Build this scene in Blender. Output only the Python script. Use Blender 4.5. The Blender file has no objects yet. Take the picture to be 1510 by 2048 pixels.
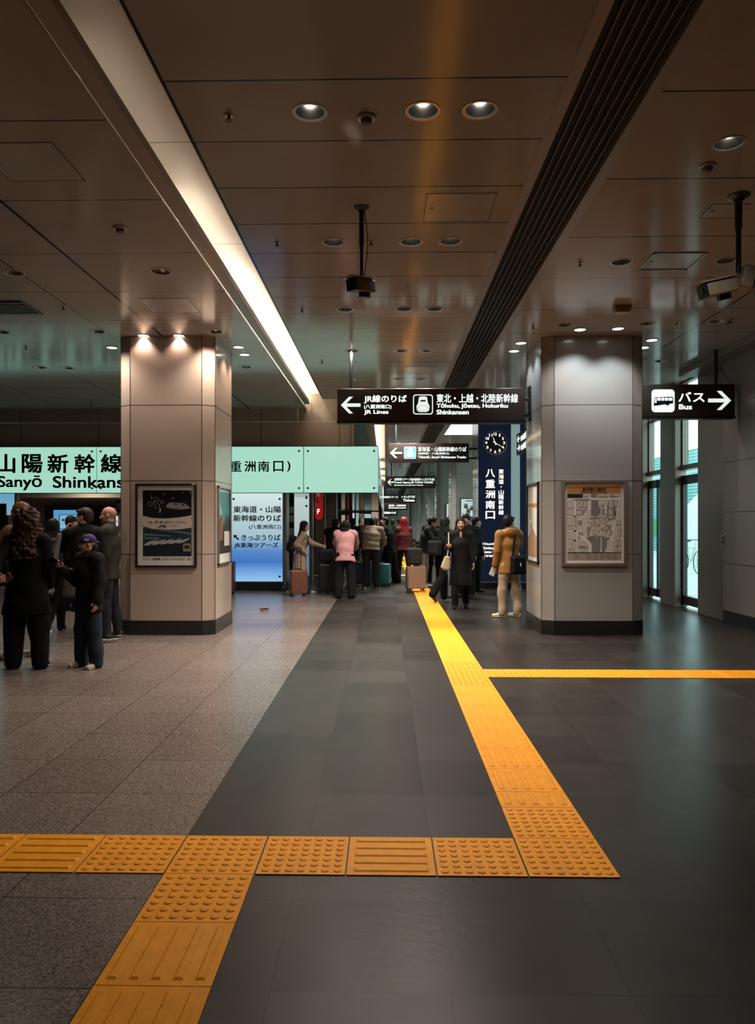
import bpy, bmesh, math, random
import numpy as np
from mathutils import Vector, Matrix
random.seed(7)
scene = bpy.context.scene
COL = scene.collection
R = math.radians

# ---------------------------------------------------------------- camera, world, exposure
FPX, EYE = 1490.0, 1.56              # focal length in pixels (1510 x 2048 frame), eye height
HOR, CX, TAN = 1045.0, 741.0, 30.0 / 1490.0
PSI = math.atan(TAN)
cam_d = bpy.data.cameras.new('camera')
cam_d.sensor_fit = 'VERTICAL'
cam_d.sensor_height = 24.0
cam_d.lens = FPX / 2048.0 * 24.0
cam_d.shift_x = (755.0 - CX) / 2048.0
cam_d.shift_y = (HOR - 1024.0) / 2048.0
cam_d.clip_end = 400
cam = bpy.data.objects.new('camera', cam_d)
cam.location = (0, 0, EYE)
cam.rotation_euler = (R(90), 0, PSI)
COL.objects.link(cam)
scene.camera = cam

world = bpy.data.worlds.new('daylight')
scene.world = world
world.use_nodes = True
bg = world.node_tree.nodes['Background']
bg.inputs[0].default_value = (0.66, 0.89, 0.89, 1)
bg.inputs[1].default_value = 4.5

vs = scene.view_settings
vs.view_transform = 'Standard'
vs.look = 'None'
vs.exposure = 0.0
vs.gamma = 1.0
vs.use_curve_mapping = False

K_DOWN = 0.55          # master factors of the ceiling lamps
K_PILLAR = 1.2
K_COVE = 0.7

def ray(px, py):
    u = (px - CX) / FPX
    v = -(py - HOR) / FPX
    c, s = math.cos(PSI), math.sin(PSI)
    return Vector((-s + u * c, c + u * s, v))
def at(px, py, Y):                    # the point of the plane y = Y seen at a pixel
    d = ray(px, py)
    t = Y / d.y
    return Vector((d.x * t, Y, EYE + d.z * t))
def atx(px, py, X):                   # the point of the plane x = X seen at a pixel
    d = ray(px, py)
    t = X / d.x
    return Vector((X, d.y * t, EYE + d.z * t))
def flo(px, py, z=0.0):               # the floor (or another level) seen at a pixel
    d = ray(px, py)
    t = (z - EYE) / d.z
    return Vector((d.x * t, d.y * t, z))
CEIL = 4.15
def cei(px, py):
    return flo(px, py, CEIL)

# ---------------------------------------------------------------- materials
def mat(name, col, rough=0.5, metal=0.0, emit=None, estr=1.0, var=0.0, vscale=40.0, bump=0.0, bscale=60.0, coat=0.0, spec=0.5):
    m = bpy.data.materials.new(name)
    m.use_nodes = True
    nt = m.node_tree
    b = nt.nodes['Principled BSDF']
    b.inputs['Base Color'].default_value = (*col, 1)
    b.inputs['Roughness'].default_value = rough
    b.inputs['Metallic'].default_value = metal
    b.inputs['Specular IOR Level'].default_value = spec
    if coat:
        b.inputs['Coat Weight'].default_value = coat
        b.inputs['Coat Roughness'].default_value = 0.06
    if emit:
        b.inputs['Emission Color'].default_value = (*emit, 1)
        b.inputs['Emission Strength'].default_value = estr
    if var or bump:
        tc = nt.nodes.new('ShaderNodeTexCoord')
        nz = nt.nodes.new('ShaderNodeTexNoise')
        nz.inputs['Scale'].default_value = vscale
        nz.inputs['Detail'].default_value = 6
        nt.links.new(tc.outputs['Object'], nz.inputs['Vector'])
        if var:
            mr = nt.nodes.new('ShaderNodeMapRange')
            mr.inputs[1].default_value = 0.3
            mr.inputs[2].default_value = 0.7
            mr.inputs[3].default_value = 1 - var
            mr.inputs[4].default_value = 1 + var
            nt.links.new(nz.outputs['Fac'], mr.inputs[0])
            mx = nt.nodes.new('ShaderNodeVectorMath')
            mx.operation = 'SCALE'
            mx.inputs[0].default_value = col
            nt.links.new(mr.outputs[0], mx.inputs['Scale'])
            nt.links.new(mx.outputs[0], b.inputs['Base Color'])
        if bump:
            n2 = nt.nodes.new('ShaderNodeTexNoise')
            n2.inputs['Scale'].default_value = bscale
            n2.inputs['Detail'].default_value = 4
            nt.links.new(tc.outputs['Object'], n2.inputs['Vector'])
            bp = nt.nodes.new('ShaderNodeBump')
            bp.inputs['Strength'].default_value = bump
            bp.inputs['Distance'].default_value = 0.01
            nt.links.new(n2.outputs['Fac'], bp.inputs['Height'])
            nt.links.new(bp.outputs['Normal'], b.inputs['Normal'])
    return m

def math_node(nt, op, a, b=None, c=None):
    n = nt.nodes.new('ShaderNodeMath')
    n.operation = op
    for i, v in enumerate((a, b, c)):
        if v is None:
            continue
        if isinstance(v, (int, float)):
            n.inputs[i].default_value = v
        else:
            nt.links.new(v, n.inputs[i])
    return n.outputs[0]

def seams(m, axes, seam_col, w=0.004, tile_var=0.0):
    """cuts joint lines into a material; axes = list of (axis index, pitch or list of positions, offset, width)"""
    nt = m.node_tree
    b = nt.nodes['Principled BSDF']
    tc = nt.nodes.new('ShaderNodeTexCoord')
    sp = nt.nodes.new('ShaderNodeSeparateXYZ')
    nt.links.new(tc.outputs['Object'], sp.inputs[0])
    mask = None
    cells = []
    for ax, pitch, off, wd in axes:
        o = sp.outputs[ax]
        if isinstance(pitch, (list, tuple)):
            for p in pitch:
                d = math_node(nt, 'ABSOLUTE', math_node(nt, 'SUBTRACT', o, p))
                s = math_node(nt, 'LESS_THAN', d, wd)
                mask = s if mask is None else math_node(nt, 'MAXIMUM', mask, s)
        else:
            q = math_node(nt, 'DIVIDE', math_node(nt, 'SUBTRACT', o, off), pitch)
            cells.append(math_node(nt, 'FLOOR', q))
            f = math_node(nt, 'FRACT', q)
            d = math_node(nt, 'MULTIPLY', math_node(nt, 'MINIMUM', f, math_node(nt, 'SUBTRACT', 1.0, f)), pitch)
            s = math_node(nt, 'LESS_THAN', d, wd)
            mask = s if mask is None else math_node(nt, 'MAXIMUM', mask, s)
    src = b.inputs['Base Color'].links[0].from_socket if b.inputs['Base Color'].links else None
    if tile_var and len(cells) >= 2:
        cb = nt.nodes.new('ShaderNodeCombineXYZ')
        nt.links.new(cells[0], cb.inputs[0])
        nt.links.new(cells[1], cb.inputs[1])
        wn = nt.nodes.new('ShaderNodeTexWhiteNoise')
        wn.noise_dimensions = '3D'
        nt.links.new(cb.outputs[0], wn.inputs['Vector'])
        mr = nt.nodes.new('ShaderNodeMapRange')
        mr.inputs[3].default_value = 1 - tile_var
        mr.inputs[4].default_value = 1 + tile_var
        nt.links.new(wn.outputs['Value'], mr.inputs[0])
        sc = nt.nodes.new('ShaderNodeVectorMath')
        sc.operation = 'SCALE'
        if src:
            nt.links.new(src, sc.inputs[0])
        else:
            sc.inputs[0].default_value = b.inputs['Base Color'].default_value[:3]
        nt.links.new(mr.outputs[0], sc.inputs['Scale'])
        src = sc.outputs[0]
        rr = nt.nodes.new('ShaderNodeMapRange')
        r0 = b.inputs['Roughness'].default_value
        rr.inputs[3].default_value = r0 * 0.93
        rr.inputs[4].default_value = r0 * 1.08
        nt.links.new(wn.outputs['Value'], rr.inputs[0])
        nt.links.new(rr.outputs[0], b.inputs['Roughness'])
    mx = nt.nodes.new('ShaderNodeMix')
    mx.data_type = 'RGBA'
    nt.links.new(mask, mx.inputs[0])
    if src:
        nt.links.new(src, mx.inputs[6])
    else:
        mx.inputs[6].default_value = b.inputs['Base Color'].default_value
    mx.inputs[7].default_value = (*seam_col, 1)
    nt.links.new(mx.outputs[2], b.inputs['Base Color'])
    return m

def speckle(m, dark, light, scale=160):
    nt = m.node_tree
    b = nt.nodes['Principled BSDF']
    tc = nt.nodes.new('ShaderNodeTexCoord')
    v = nt.nodes.new('ShaderNodeTexVoronoi')
    v.inputs['Scale'].default_value = scale
    nt.links.new(tc.outputs['Object'], v.inputs['Vector'])
    n = nt.nodes.new('ShaderNodeTexNoise')
    n.inputs['Scale'].default_value = scale * 0.6
    n.inputs['Detail'].default_value = 5
    nt.links.new(tc.outputs['Object'], n.inputs['Vector'])
    sp = nt.nodes.new('ShaderNodeSeparateColor')
    nt.links.new(v.outputs['Color'], sp.inputs[0])
    a = math_node(nt, 'ADD', math_node(nt, 'MULTIPLY', sp.outputs[0], 0.55), math_node(nt, 'MULTIPLY', n.outputs['Fac'], 0.6))
    cr = nt.nodes.new('ShaderNodeValToRGB')
    cr.color_ramp.elements[0].position = 0.3
    cr.color_ramp.elements[0].color = (*dark, 1)
    cr.color_ramp.elements[1].position = 0.85
    cr.color_ramp.elements[1].color = (*light, 1)
    nt.links.new(a, cr.inputs[0])
    nt.links.new(cr.outputs[0], b.inputs['Base Color'])
    return m

def glass(name, tint=(0.9, 0.97, 0.96), fres=1.45, rough=0.0):
    m = bpy.data.materials.new(name)
    m.use_nodes = True
    nt = m.node_tree
    nt.nodes.clear()
    out = nt.nodes.new('ShaderNodeOutputMaterial')
    tr = nt.nodes.new('ShaderNodeBsdfTransparent')
    tr.inputs[0].default_value = (*tint, 1)
    gl = nt.nodes.new('ShaderNodeBsdfGlossy')
    gl.inputs['Roughness'].default_value = rough
    lw = nt.nodes.new('ShaderNodeLayerWeight')
    lw.inputs[0].default_value = 0.5
    fr_ = math_node(nt, 'ADD', math_node(nt, 'MULTIPLY', math_node(nt, 'POWER', lw.outputs['Facing'], 4.0), 0.6), 0.05)
    mx = nt.nodes.new('ShaderNodeMixShader')
    nt.links.new(fr_, mx.inputs[0])
    nt.links.new(tr.outputs[0], mx.inputs[1])
    nt.links.new(gl.outputs[0], mx.inputs[2])
    nt.links.new(mx.outputs[0], out.inputs[0])
    return m

def emis(name, col, s=1.0):
    return mat(name, tuple(min(1.0, c * 0.5) for c in col), 0.35, 0, col, s)

M = {}
M['granite'] = seams(speckle(mat('granite_floor', (0.2, 0.18, 0.17), 0.24, spec=0.45), (0.060, 0.047, 0.041), (0.26, 0.205, 0.18), 150),
                     [(0, 0.6, -0.985, 0.003), (1, 0.597, 3.07, 0.003)], (0.02, 0.018, 0.017), tile_var=0.07)
M['darkfloor'] = seams(mat('dark_stone_floor', (0.025, 0.0193, 0.0162), 0.31, var=0.22, vscale=5.0, bump=0.05, bscale=25.0, spec=0.30),
                       [(0, 0.6, -0.985, 0.0036), (1, 0.597, 3.07, 0.0036)], (0.006, 0.0055, 0.005), tile_var=0.24)
CE = (0.345, 0.325, 0.30)
def ceil_mat(name, axes):
    m = mat(name, CE, 0.13, 0.0, var=0.05, vscale=3.0, spec=0.11)
    return seams(m, axes, (0.012, 0.012, 0.012))
M['ceil_mid'] = ceil_mat('ceiling_panel_metal_middle', [(1, 0.70, 4.35, 0.007), (0, [-1.31], 0, 0.01)])
M['ceil_left'] = ceil_mat('ceiling_panel_metal_left', [(1, 1.18, 4.76, 0.006), (0, [-3.1], 0, 0.016), (0, [-3.8, -5.5, -7.2], 0, 0.008)])
M['ceil_right'] = ceil_mat('ceiling_panel_metal_right', [(1, 1.145, 4.51, 0.007), (0, [4.1], 0, 0.012)])
M['lip'] = mat('cove_lip_panel', (0.30, 0.25, 0.19), 0.35)
M['covewhite'] = seams(mat('cove_white', (0.78, 0.74, 0.68), 0.45), [(1, 2.1, 5.73, 0.006)], (0.25, 0.22, 0.2))
M['ventblack'] = mat('vent_black', (0.008, 0.010, 0.011), 0.6)
M['ventslat'] = mat('vent_slat_grey', (0.16, 0.15, 0.14), 0.4, 0.6)
M['ventframe'] = mat('vent_frame_bronze', (0.28, 0.24, 0.21), 0.35, 0.3)
M['stone'] = mat('pillar_stone', (0.43, 0.335, 0.275), 0.28, var=0.07, vscale=120.0, coat=0.35)  # partly the stone's own tone, partly warm lamplight put into the colour
M['stone_grey'] = mat('pillar_stone_grey', (0.275, 0.27, 0.26), 0.26, var=0.07, vscale=120.0, coat=0.45)  # greyer copy: partly its own tone, partly the cooler lamplight put in
M['joint'] = mat('stone_joint', (0.06, 0.05, 0.045), 0.7)
M['plinth'] = mat('black_plinth', (0.010, 0.012, 0.012), 0.25, coat=0.2)
M['rightwall'] = seams(mat('right_wall_panel', (0.20, 0.17, 0.15), 0.42, var=0.06, vscale=60.0), [(2, [0.93, 1.72, 2.49, 3.35], 0, 0.006)], (0.03, 0.026, 0.024))
M['brownpanel'] = seams(mat('brown_fascia', (0.30, 0.235, 0.19), 0.40, var=0.05), [(0, [-0.79, -1.05, -2.85, -4.70, -6.6, -8.4], 0, 0.008)], (0.015, 0.013, 0.012))
M['signbrown'] = mat('sign_brown', (0.036, 0.024, 0.020), 0.35)
M['signblack'] = mat('sign_black', (0.008, 0.008, 0.008), 0.4)
M['white_lit'] = emis('backlit_white', (0.80, 0.88, 0.84), 1.0)
M['white_lit_warm'] = emis('backlit_white_soft', (0.85, 0.84, 0.78), 0.9)
M['cyan_lit'] = None
M['ink'] = mat('black_ink', (0.012, 0.016, 0.018), 0.4)
M['steel'] = mat('brushed_steel', (0.42, 0.42, 0.41), 0.3, 0.9)
M['darksteel'] = mat('dark_steel', (0.05, 0.05, 0.05), 0.35, 0.6)
M['bronze'] = mat('bronze_frame', (0.20, 0.165, 0.14), 0.35, 0.4)
M['blacksteel'] = mat('black_frame', (0.012, 0.012, 0.013), 0.35)
M['reflector'] = mat('reflector_aluminium', (0.45, 0.43, 0.41), 0.25, 1.0)
M['trimring'] = mat('downlight_trim', (0.45, 0.40, 0.36), 0.3, 0.5)
M['glass'] = glass('clear_glass')
M['smokeglass'] = glass('smoke_screen_glass', (0.93, 0.95, 0.93), 1.4)
M['bulb'] = emis('bulb_white', (1.0, 0.97, 0.90), 4.0)
M['bulbdim'] = emis('bulb_dim', (1.0, 0.85, 0.65), 1.2)
M['disc'] = emis('disc_lamp', (1.0, 0.97, 0.92), 5.0)
M['yellow'] = mat('tactile_yellow', (0.86, 0.325, 0.004), 0.55, var=0.09, vscale=14.0, spec=0.25)
M['paper'] = mat('poster_paper', (0.60, 0.57, 0.52), 0.5)
M['greyink'] = mat('grey_ink', (0.22, 0.21, 0.20), 0.5)
M['midgrey'] = mat('mid_grey_ink', (0.36, 0.34, 0.32), 0.5)
M['mapland'] = mat('map_ground', (0.47, 0.44, 0.40), 0.5)
M['ochre'] = mat('ochre_ink', (0.42, 0.20, 0.055), 0.5)
M['white'] = mat('white_paint', (0.75, 0.76, 0.74), 0.4)
M['whiteink'] = mat('white_ink', (0.62, 0.60, 0.56), 0.5)
M['red'] = mat('red_banner', (0.45, 0.012, 0.012), 0.5)
M['camgrey'] = mat('camera_grey', (0.16, 0.14, 0.12), 0.4)
M['cambrown'] = mat('camera_tan', (0.36, 0.25, 0.15), 0.42)
M['teal'] = emis('teal_print', (0.06, 0.36, 0.48), 0.9)
M['navy'] = mat('navy_enamel', (0.007, 0.012, 0.034), 0.3, 0.0, (0.005, 0.011, 0.032), 0.5)

# ---------------------------------------------------------------- meshes
ORIGIN = {}
class MB:
    def __init__(self):
        self.v = []; self.f = []; self.mi = []
    def add(self, verts, faces, mi=0):
        o = len(self.v)
        self.v += [tuple(p) for p in verts]
        self.f += [tuple(i + o for i in f) for f in faces]
        self.mi += [mi] * len(faces)
        return self
    def box(self, lo, hi, mi=0):
        x0, y0, z0 = lo; x1, y1, z1 = hi
        v = [(x0,y0,z0),(x1,y0,z0),(x1,y1,z0),(x0,y1,z0),(x0,y0,z1),(x1,y0,z1),(x1,y1,z1),(x0,y1,z1)]
        return self.add(v, [(0,3,2,1),(4,5,6,7),(0,1,5,4),(1,2,6,5),(2,3,7,6),(3,0,4,7)], mi)
    def obox(self, c, half, rot, mi=0):
        v = []
        for sx, sy, sz in ((-1,-1,-1),(1,-1,-1),(1,1,-1),(-1,1,-1),(-1,-1,1),(1,-1,1),(1,1,1),(-1,1,1)):
            v.append(Vector(c) + rot @ Vector((sx*half[0], sy*half[1], sz*half[2])))
        return self.add(v, [(0,3,2,1),(4,5,6,7),(0,1,5,4),(1,2,6,5),(2,3,7,6),(3,0,4,7)], mi)
    def tube(self, a, b, r0, r1=None, n=16, caps=True, mi=0):
        r1 = r0 if r1 is None else r1
        a = Vector(a); b = Vector(b); d = (b - a).normalized()
        s = d.orthogonal().normalized(); t = d.cross(s)
        v = []
        for c, r in ((a, r0), (b, r1)):
            for i in range(n):
                an = 2 * math.pi * i / n
                v.append(c + (s * math.cos(an) + t * math.sin(an)) * r)
        f = [(i, (i + 1) % n, n + (i + 1) % n, n + i) for i in range(n)]
        if caps:
            f += [tuple(range(n - 1, -1, -1)), tuple(range(n, 2 * n))]
        return self.add(v, f, mi)
    def lathe(self, c, prof, n=28, mi=0, caps=(False, False)):
        v = []
        for r, z in prof:
            for i in range(n):
                an = 2 * math.pi * i / n
                v.append((c[0] + r * math.cos(an), c[1] + r * math.sin(an), c[2] + z))
        f = []
        for k in range(len(prof) - 1):
            for i in range(n):
                j = (i + 1) % n
                f.append((k*n+i, k*n+j, (k+1)*n+j, (k+1)*n+i))
        if caps[0]: f.append(tuple(range(n - 1, -1, -1)))
        if caps[1]: f.append(tuple(range((len(prof)-1)*n, len(prof)*n)))
        return self.add(v, f, mi)
    def prism(self, poly, vec, mi=0):                 # a polygon of 3-D points pushed along vec
        n = len(poly); vec = Vector(vec)
        v = [Vector(p) for p in poly] + [Vector(p) + vec for p in poly]
        f = [tuple(range(n - 1, -1, -1)), tuple(range(n, 2 * n))] + [(i, (i + 1) % n, n + (i + 1) % n, n + i) for i in range(n)]
        return self.add(v, f, mi)
    def build(self, name, mats, parent=None, origin=None, smooth=False, bevel=0.0):
        me = bpy.data.meshes.new(name)
        if parent is not None:
            o = ORIGIN[parent.name]
        else:
            o = Vector(origin) if origin is not None else Vector((0, 0, 0))
        me.from_pydata([tuple(Vector(p) - o) for p in self.v], [], self.f)
        for m in (mats if isinstance(mats, (list, tuple)) else [mats]):
            me.materials.append(m)
        for p, i in zip(me.polygons, self.mi):
            p.material_index = i
        bm = bmesh.new(); bm.from_mesh(me)
        bmesh.ops.recalc_face_normals(bm, faces=bm.faces)
        if bevel:
            bmesh.ops.bevel(bm, geom=[e for e in bm.edges if e.calc_face_angle(0) > 0.6], offset=bevel, segments=3, affect='EDGES', profile=0.6)
            smooth = True
        bm.to_mesh(me); bm.free()
        if smooth:
            me.shade_smooth()
            me.set_sharp_from_angle(angle=R(40))
        ob = bpy.data.objects.new(name, me)
        COL.objects.link(ob)
        if parent is None:
            ob.location = o
        else:
            ob.parent = parent
        ORIGIN[ob.name] = o
        return ob

def thing(name, loc, label, cat, group=None):
    o = bpy.data.objects.new(name, None)
    o.empty_display_size = 0.1
    o.location = loc
    COL.objects.link(o)
    ORIGIN[o.name] = Vector(loc)
    return tag(o, label, cat, group)
def tag(o, label, cat, group=None):
    o['label'] = label; o['category'] = cat
    if group: o['group'] = group
    return o
def struct(o, label=None):
    o['kind'] = 'structure'
    if label: o['label'] = label
    return o
def copy_tree(o, parent=None):
    c = o.copy()
    COL.objects.link(c)
    ORIGIN[c.name] = ORIGIN.get(o.name, Vector((0, 0, 0)))
    if parent is not None:
        c.parent = parent
    for ch in list(o.children):
        copy_tree(ch, c)
    return c

def text_mesh(body, bold):
    cu = bpy.data.curves.new('t', 'FONT')
    cu.body = body; cu.size = 1.0; cu.resolution_u = 4
    ob = bpy.data.objects.new('t', cu)
    COL.objects.link(ob)
    dg = bpy.context.evaluated_depsgraph_get()
    me = bpy.data.meshes.new_from_object(ob.evaluated_get(dg))
    bpy.data.objects.remove(ob); bpy.data.curves.remove(cu)
    v = np.array([x.co[:2] for x in me.vertices])
    f = [tuple(p.vertices) for p in me.polygons]
    bpy.data.meshes.remove(me)
    if bold > 0.004:                   # a heavier weight: the same outlines laid a little apart
        V, F = [], []
        for i, (dx, dy) in enumerate(((-1,-.8),(1,-.8),(1,.8),(-1,.8),(0,0))):
            F += [tuple(j + i * len(v) for j in q) for q in f]
            V.append(v + np.array([dx, dy]) * bold)
        v, f = np.concatenate(V), F
    return v, f
def text(parent, body, O, U, V, m, bold=0.01, name='lettering', lift=0.003):
    """flat lettering fitted to the parallelogram O, O+U, O+V"""
    v, f = text_mesh(body, bold)
    lo = v.min(0); sz = v.max(0) - lo
    O, U, V = Vector(O), Vector(U), Vector(V)
    N = U.cross(V).normalized() * lift
    mb = MB()
    mb.add([O + U * float((p[0]-lo[0]) / sz[0]) + V * float((p[1]-lo[1]) / sz[1]) + N for p in v], f)
    me_ob = mb.build(name, m, parent)
    return me_ob
def textpx(parent, body, x0, y0, x1, y1, Y, m, bold=0.012, name='lettering', lift=0.003):
    a = at(x0, y1, Y); b = at(x1, y1, Y); c = at(x0, y0, Y)
    return text(parent, body, a, b - a, c - a, m, bold, name, lift)
def pxpoly(mb, pts, Y, depth=0.002, mi=0, lift=0.003):
    P = [at(x, y, Y) - Vector((0, lift, 0)) for x, y in pts]
    return mb.prism(P, (0, -depth, 0), mi)
def rrect(x0, y0, x1, y1, r, n=5):
    pts = []
    for cx, cy, a0 in ((x1-r, y0+r, -90), (x1-r, y1-r, 0), (x0+r, y1-r, 90), (x0+r, y0+r, 180)):
        for i in range(n + 1):
            a = R(a0 + 90 * i / n)
            pts.append((cx + r * math.cos(a), cy + r * math.sin(a)))
    return pts
def arrow_pts(x0, y0, x1, y1, left=True):
    """the station's fat arrow inside a pixel box"""
    w, h = x1 - x0, y1 - y0
    p = [(0,.5),(.42,0),(.62,0),(.28,.40),(1,.40),(1,.60),(.28,.60),(.62,1),(.42,1)]
    if not left: p = [(1 - a, b) for a, b in p]
    return [(x0 + a * w, y0 + b * h) for a, b in p]

# ================================================================ STRUCTURE
# floor: pale granite on the left, dark stone on the right
fb = MB()
fb.add([(-11,-4,0),(-0.985,-4,0),(-0.985,82,0),(-11,82,0)], [(0,1,2,3)], 0)
fb.add([(-0.985,-4,0),(5.62,-4,0),(5.62,82,0),(-0.985,82,0)], [(0,1,2,3)], 1)
fl = fb.build('floor', [M['granite'], M['darkfloor']])
struct(fl, 'station floor of speckled granite on the left and dark stone on the right')

# where every recessed lamp sits (ceiling holes are cut for the deep ones)
mid_rows = [[(620,225),(846,222),(960,220)], [(667,485),(822,484),(901,483)], [(690,619),(808,618),(869,618)],
            [(704,702),(801,702),(852,702)], [(716,758),(797,758),(840,758)]]
left_deep = [(322,543),(430,663),(28,546),(196,663),(3,664),(490,734),(80,735),(135,736),(345,736)]
right_deep = [(1458,287),(1243,524),(1453,521),(1130,650),(1295,647),(1432,643),(1322,722)]
pill_left = [(287,671),(358,671),(224,695),(477,694),(489,709)]
pill_right = [(1160,659),(1236,657),(1042,686),(1028,702),(1304,680),(1287,695)]

def slab(name, x0, x1, y0, y1, m, holes, r):
    b = MB(); b.box((x0, y0, CEIL), (x1, y1, CEIL + 0.02))
    ob = b.build(name, m)
    if holes:
        c = MB()
        for h in holes:
            c.tube((h.x, h.y, CEIL - 0.1), (h.x, h.y, CEIL + 0.1), r, n=28)
        co = c.build('cutter', m)
        md = ob.modifiers.new('cut', 'BOOLEAN'); md.object = co; md.operation = 'DIFFERENCE'; md.solver = 'EXACT'
        dg = bpy.context.evaluated_depsgraph_get()
        me = bpy.data.meshes.new_from_object(ob.evaluated_get(dg))
        ob.modifiers.clear(); ob.data = me
        bpy.data.objects.remove(co)
    return struct(ob)
RD = 0.098
mid_pts = [cei(*p) for r in mid_rows for p in r]
ml, mr_ = [cei(*p) for p in left_deep], [cei(*p) for p in right_deep]
far_added_pts = [Vector((x, y, CEIL)) for y in (17.8, 20.0, 22.2, 24.4, 26.6, 28.8, 33.2, 38, 44, 51, 58) for x in (0.24, 0.60)]
slab('ceiling', -1.325, 1.06, -4, 15.6, M['ceil_mid'], mid_pts, RD)
slab('ceiling_left', -11, -1.80, -4, 17.0, M['ceil_left'], ml, RD)
slab('ceiling_right', 1.66, 5.62, -4, 82, M['ceil_right'], mr_, RD)
slab('ceiling_far', -0.02, 1.06, 15.6, 82, M['ceil_mid'], far_added_pts, RD)
slab('ceiling_far_left', -11, -0.55, 17.02, 82, M['ceil_left'], [], RD)
# lighting cove: lip with upstand, white trough above
b = MB()
b.box((-1.775, -4, CEIL), (-1.66, 16.3, CEIL + 0.03)); b.box((-1.675, -4, CEIL + 0.03), (-1.66, 16.3, CEIL + 0.07))
struct(b.build('trim_1', M['lip']), 'bronze lip along the lighting cove')
b = MB()
b.box((-2.30, -4, 4.50), (-1.28, 17.0, 4.53)); b.box((-2.33, -4, CEIL + 0.02), (-2.30, 17.0, 4.53))
b.box((-1.28, 15.6, 4.50), (1.06, 17.0, 4.53))
struct(b.build('ceiling_cove', M['covewhite']), 'white trough of the lighting cove')
b = MB()
b.box((-1.325, -4, CEIL + 0.02), (-1.30, 15.6, 4.50)); b.box((-1.325, 15.57, CEIL + 0.02), (1.06, 15.6, 4.50))
struct(b.build('trim_2', M['ventframe']), 'edge trim of the middle ceiling')
b = MB(); b.box((-0.55, 17.02, CEIL), (-0.30, 60, CEIL + 0.03)); b.box((-0.315, 17.02, CEIL + 0.03), (-0.30, 60, CEIL + 0.07))
struct(b.build('trim_3', M['lip']), 'bronze lip of the far cove')
b = MB(); b.box((-0.8, 17.02, 4.50), (0.0, 60, 4.53)); b.box((-0.02, 17.02, CEIL + 0.02), (0.0, 60, 4.5)); b.box((-0.82, 17.02, CEIL + 0.02), (-0.80, 60, 4.53))
struct(b.build('ceiling_far_cove', M['covewhite']))
# enclosing walls out of view
b = MB(); b.box((-11, -4.1, 0), (5.6, -4, 4.6)); struct(b.build('wall_back', M['rightwall']))
b = MB(); b.box((-11.1, -4, 0), (-11, 82, 4.6)); struct(b.build('wall_left', M['rightwall']))
b = MB(); b.box((-11, 80, 0), (5.6, 80.1, 4.6)); struct(b.build('wall_end', M['rightwall']))
b = MB(); b.box((-11.1, -4.1, 4.56), (5.8, 82, 4.62)); struct(b.build('ceiling_slab', M['rightwall']))
# right wall with plinth
b = MB(); b.box((5.28, -4, 0.20), (5.62, 11.75, CEIL - 0.10), 0); b.box((5.27, -4, 0), (5.62, 11.75, 0.20), 1)
b.box((5.02, -4, CEIL - 0.10), (5.62, 12.86, CEIL - 0.004), 0)
struct(b.build('wall_right', [M['rightwall'], M['plinth']]), 'dark panelled wall right of the glass doors')
# fascia over the ticket hall
b = MB(); b.box((-11, 17.0, 3.26), (-0.73, 17.12, 4.55)); struct(b.build('wall_fascia', M['brownpanel']), 'brown fascia above the long backlit sign')

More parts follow.
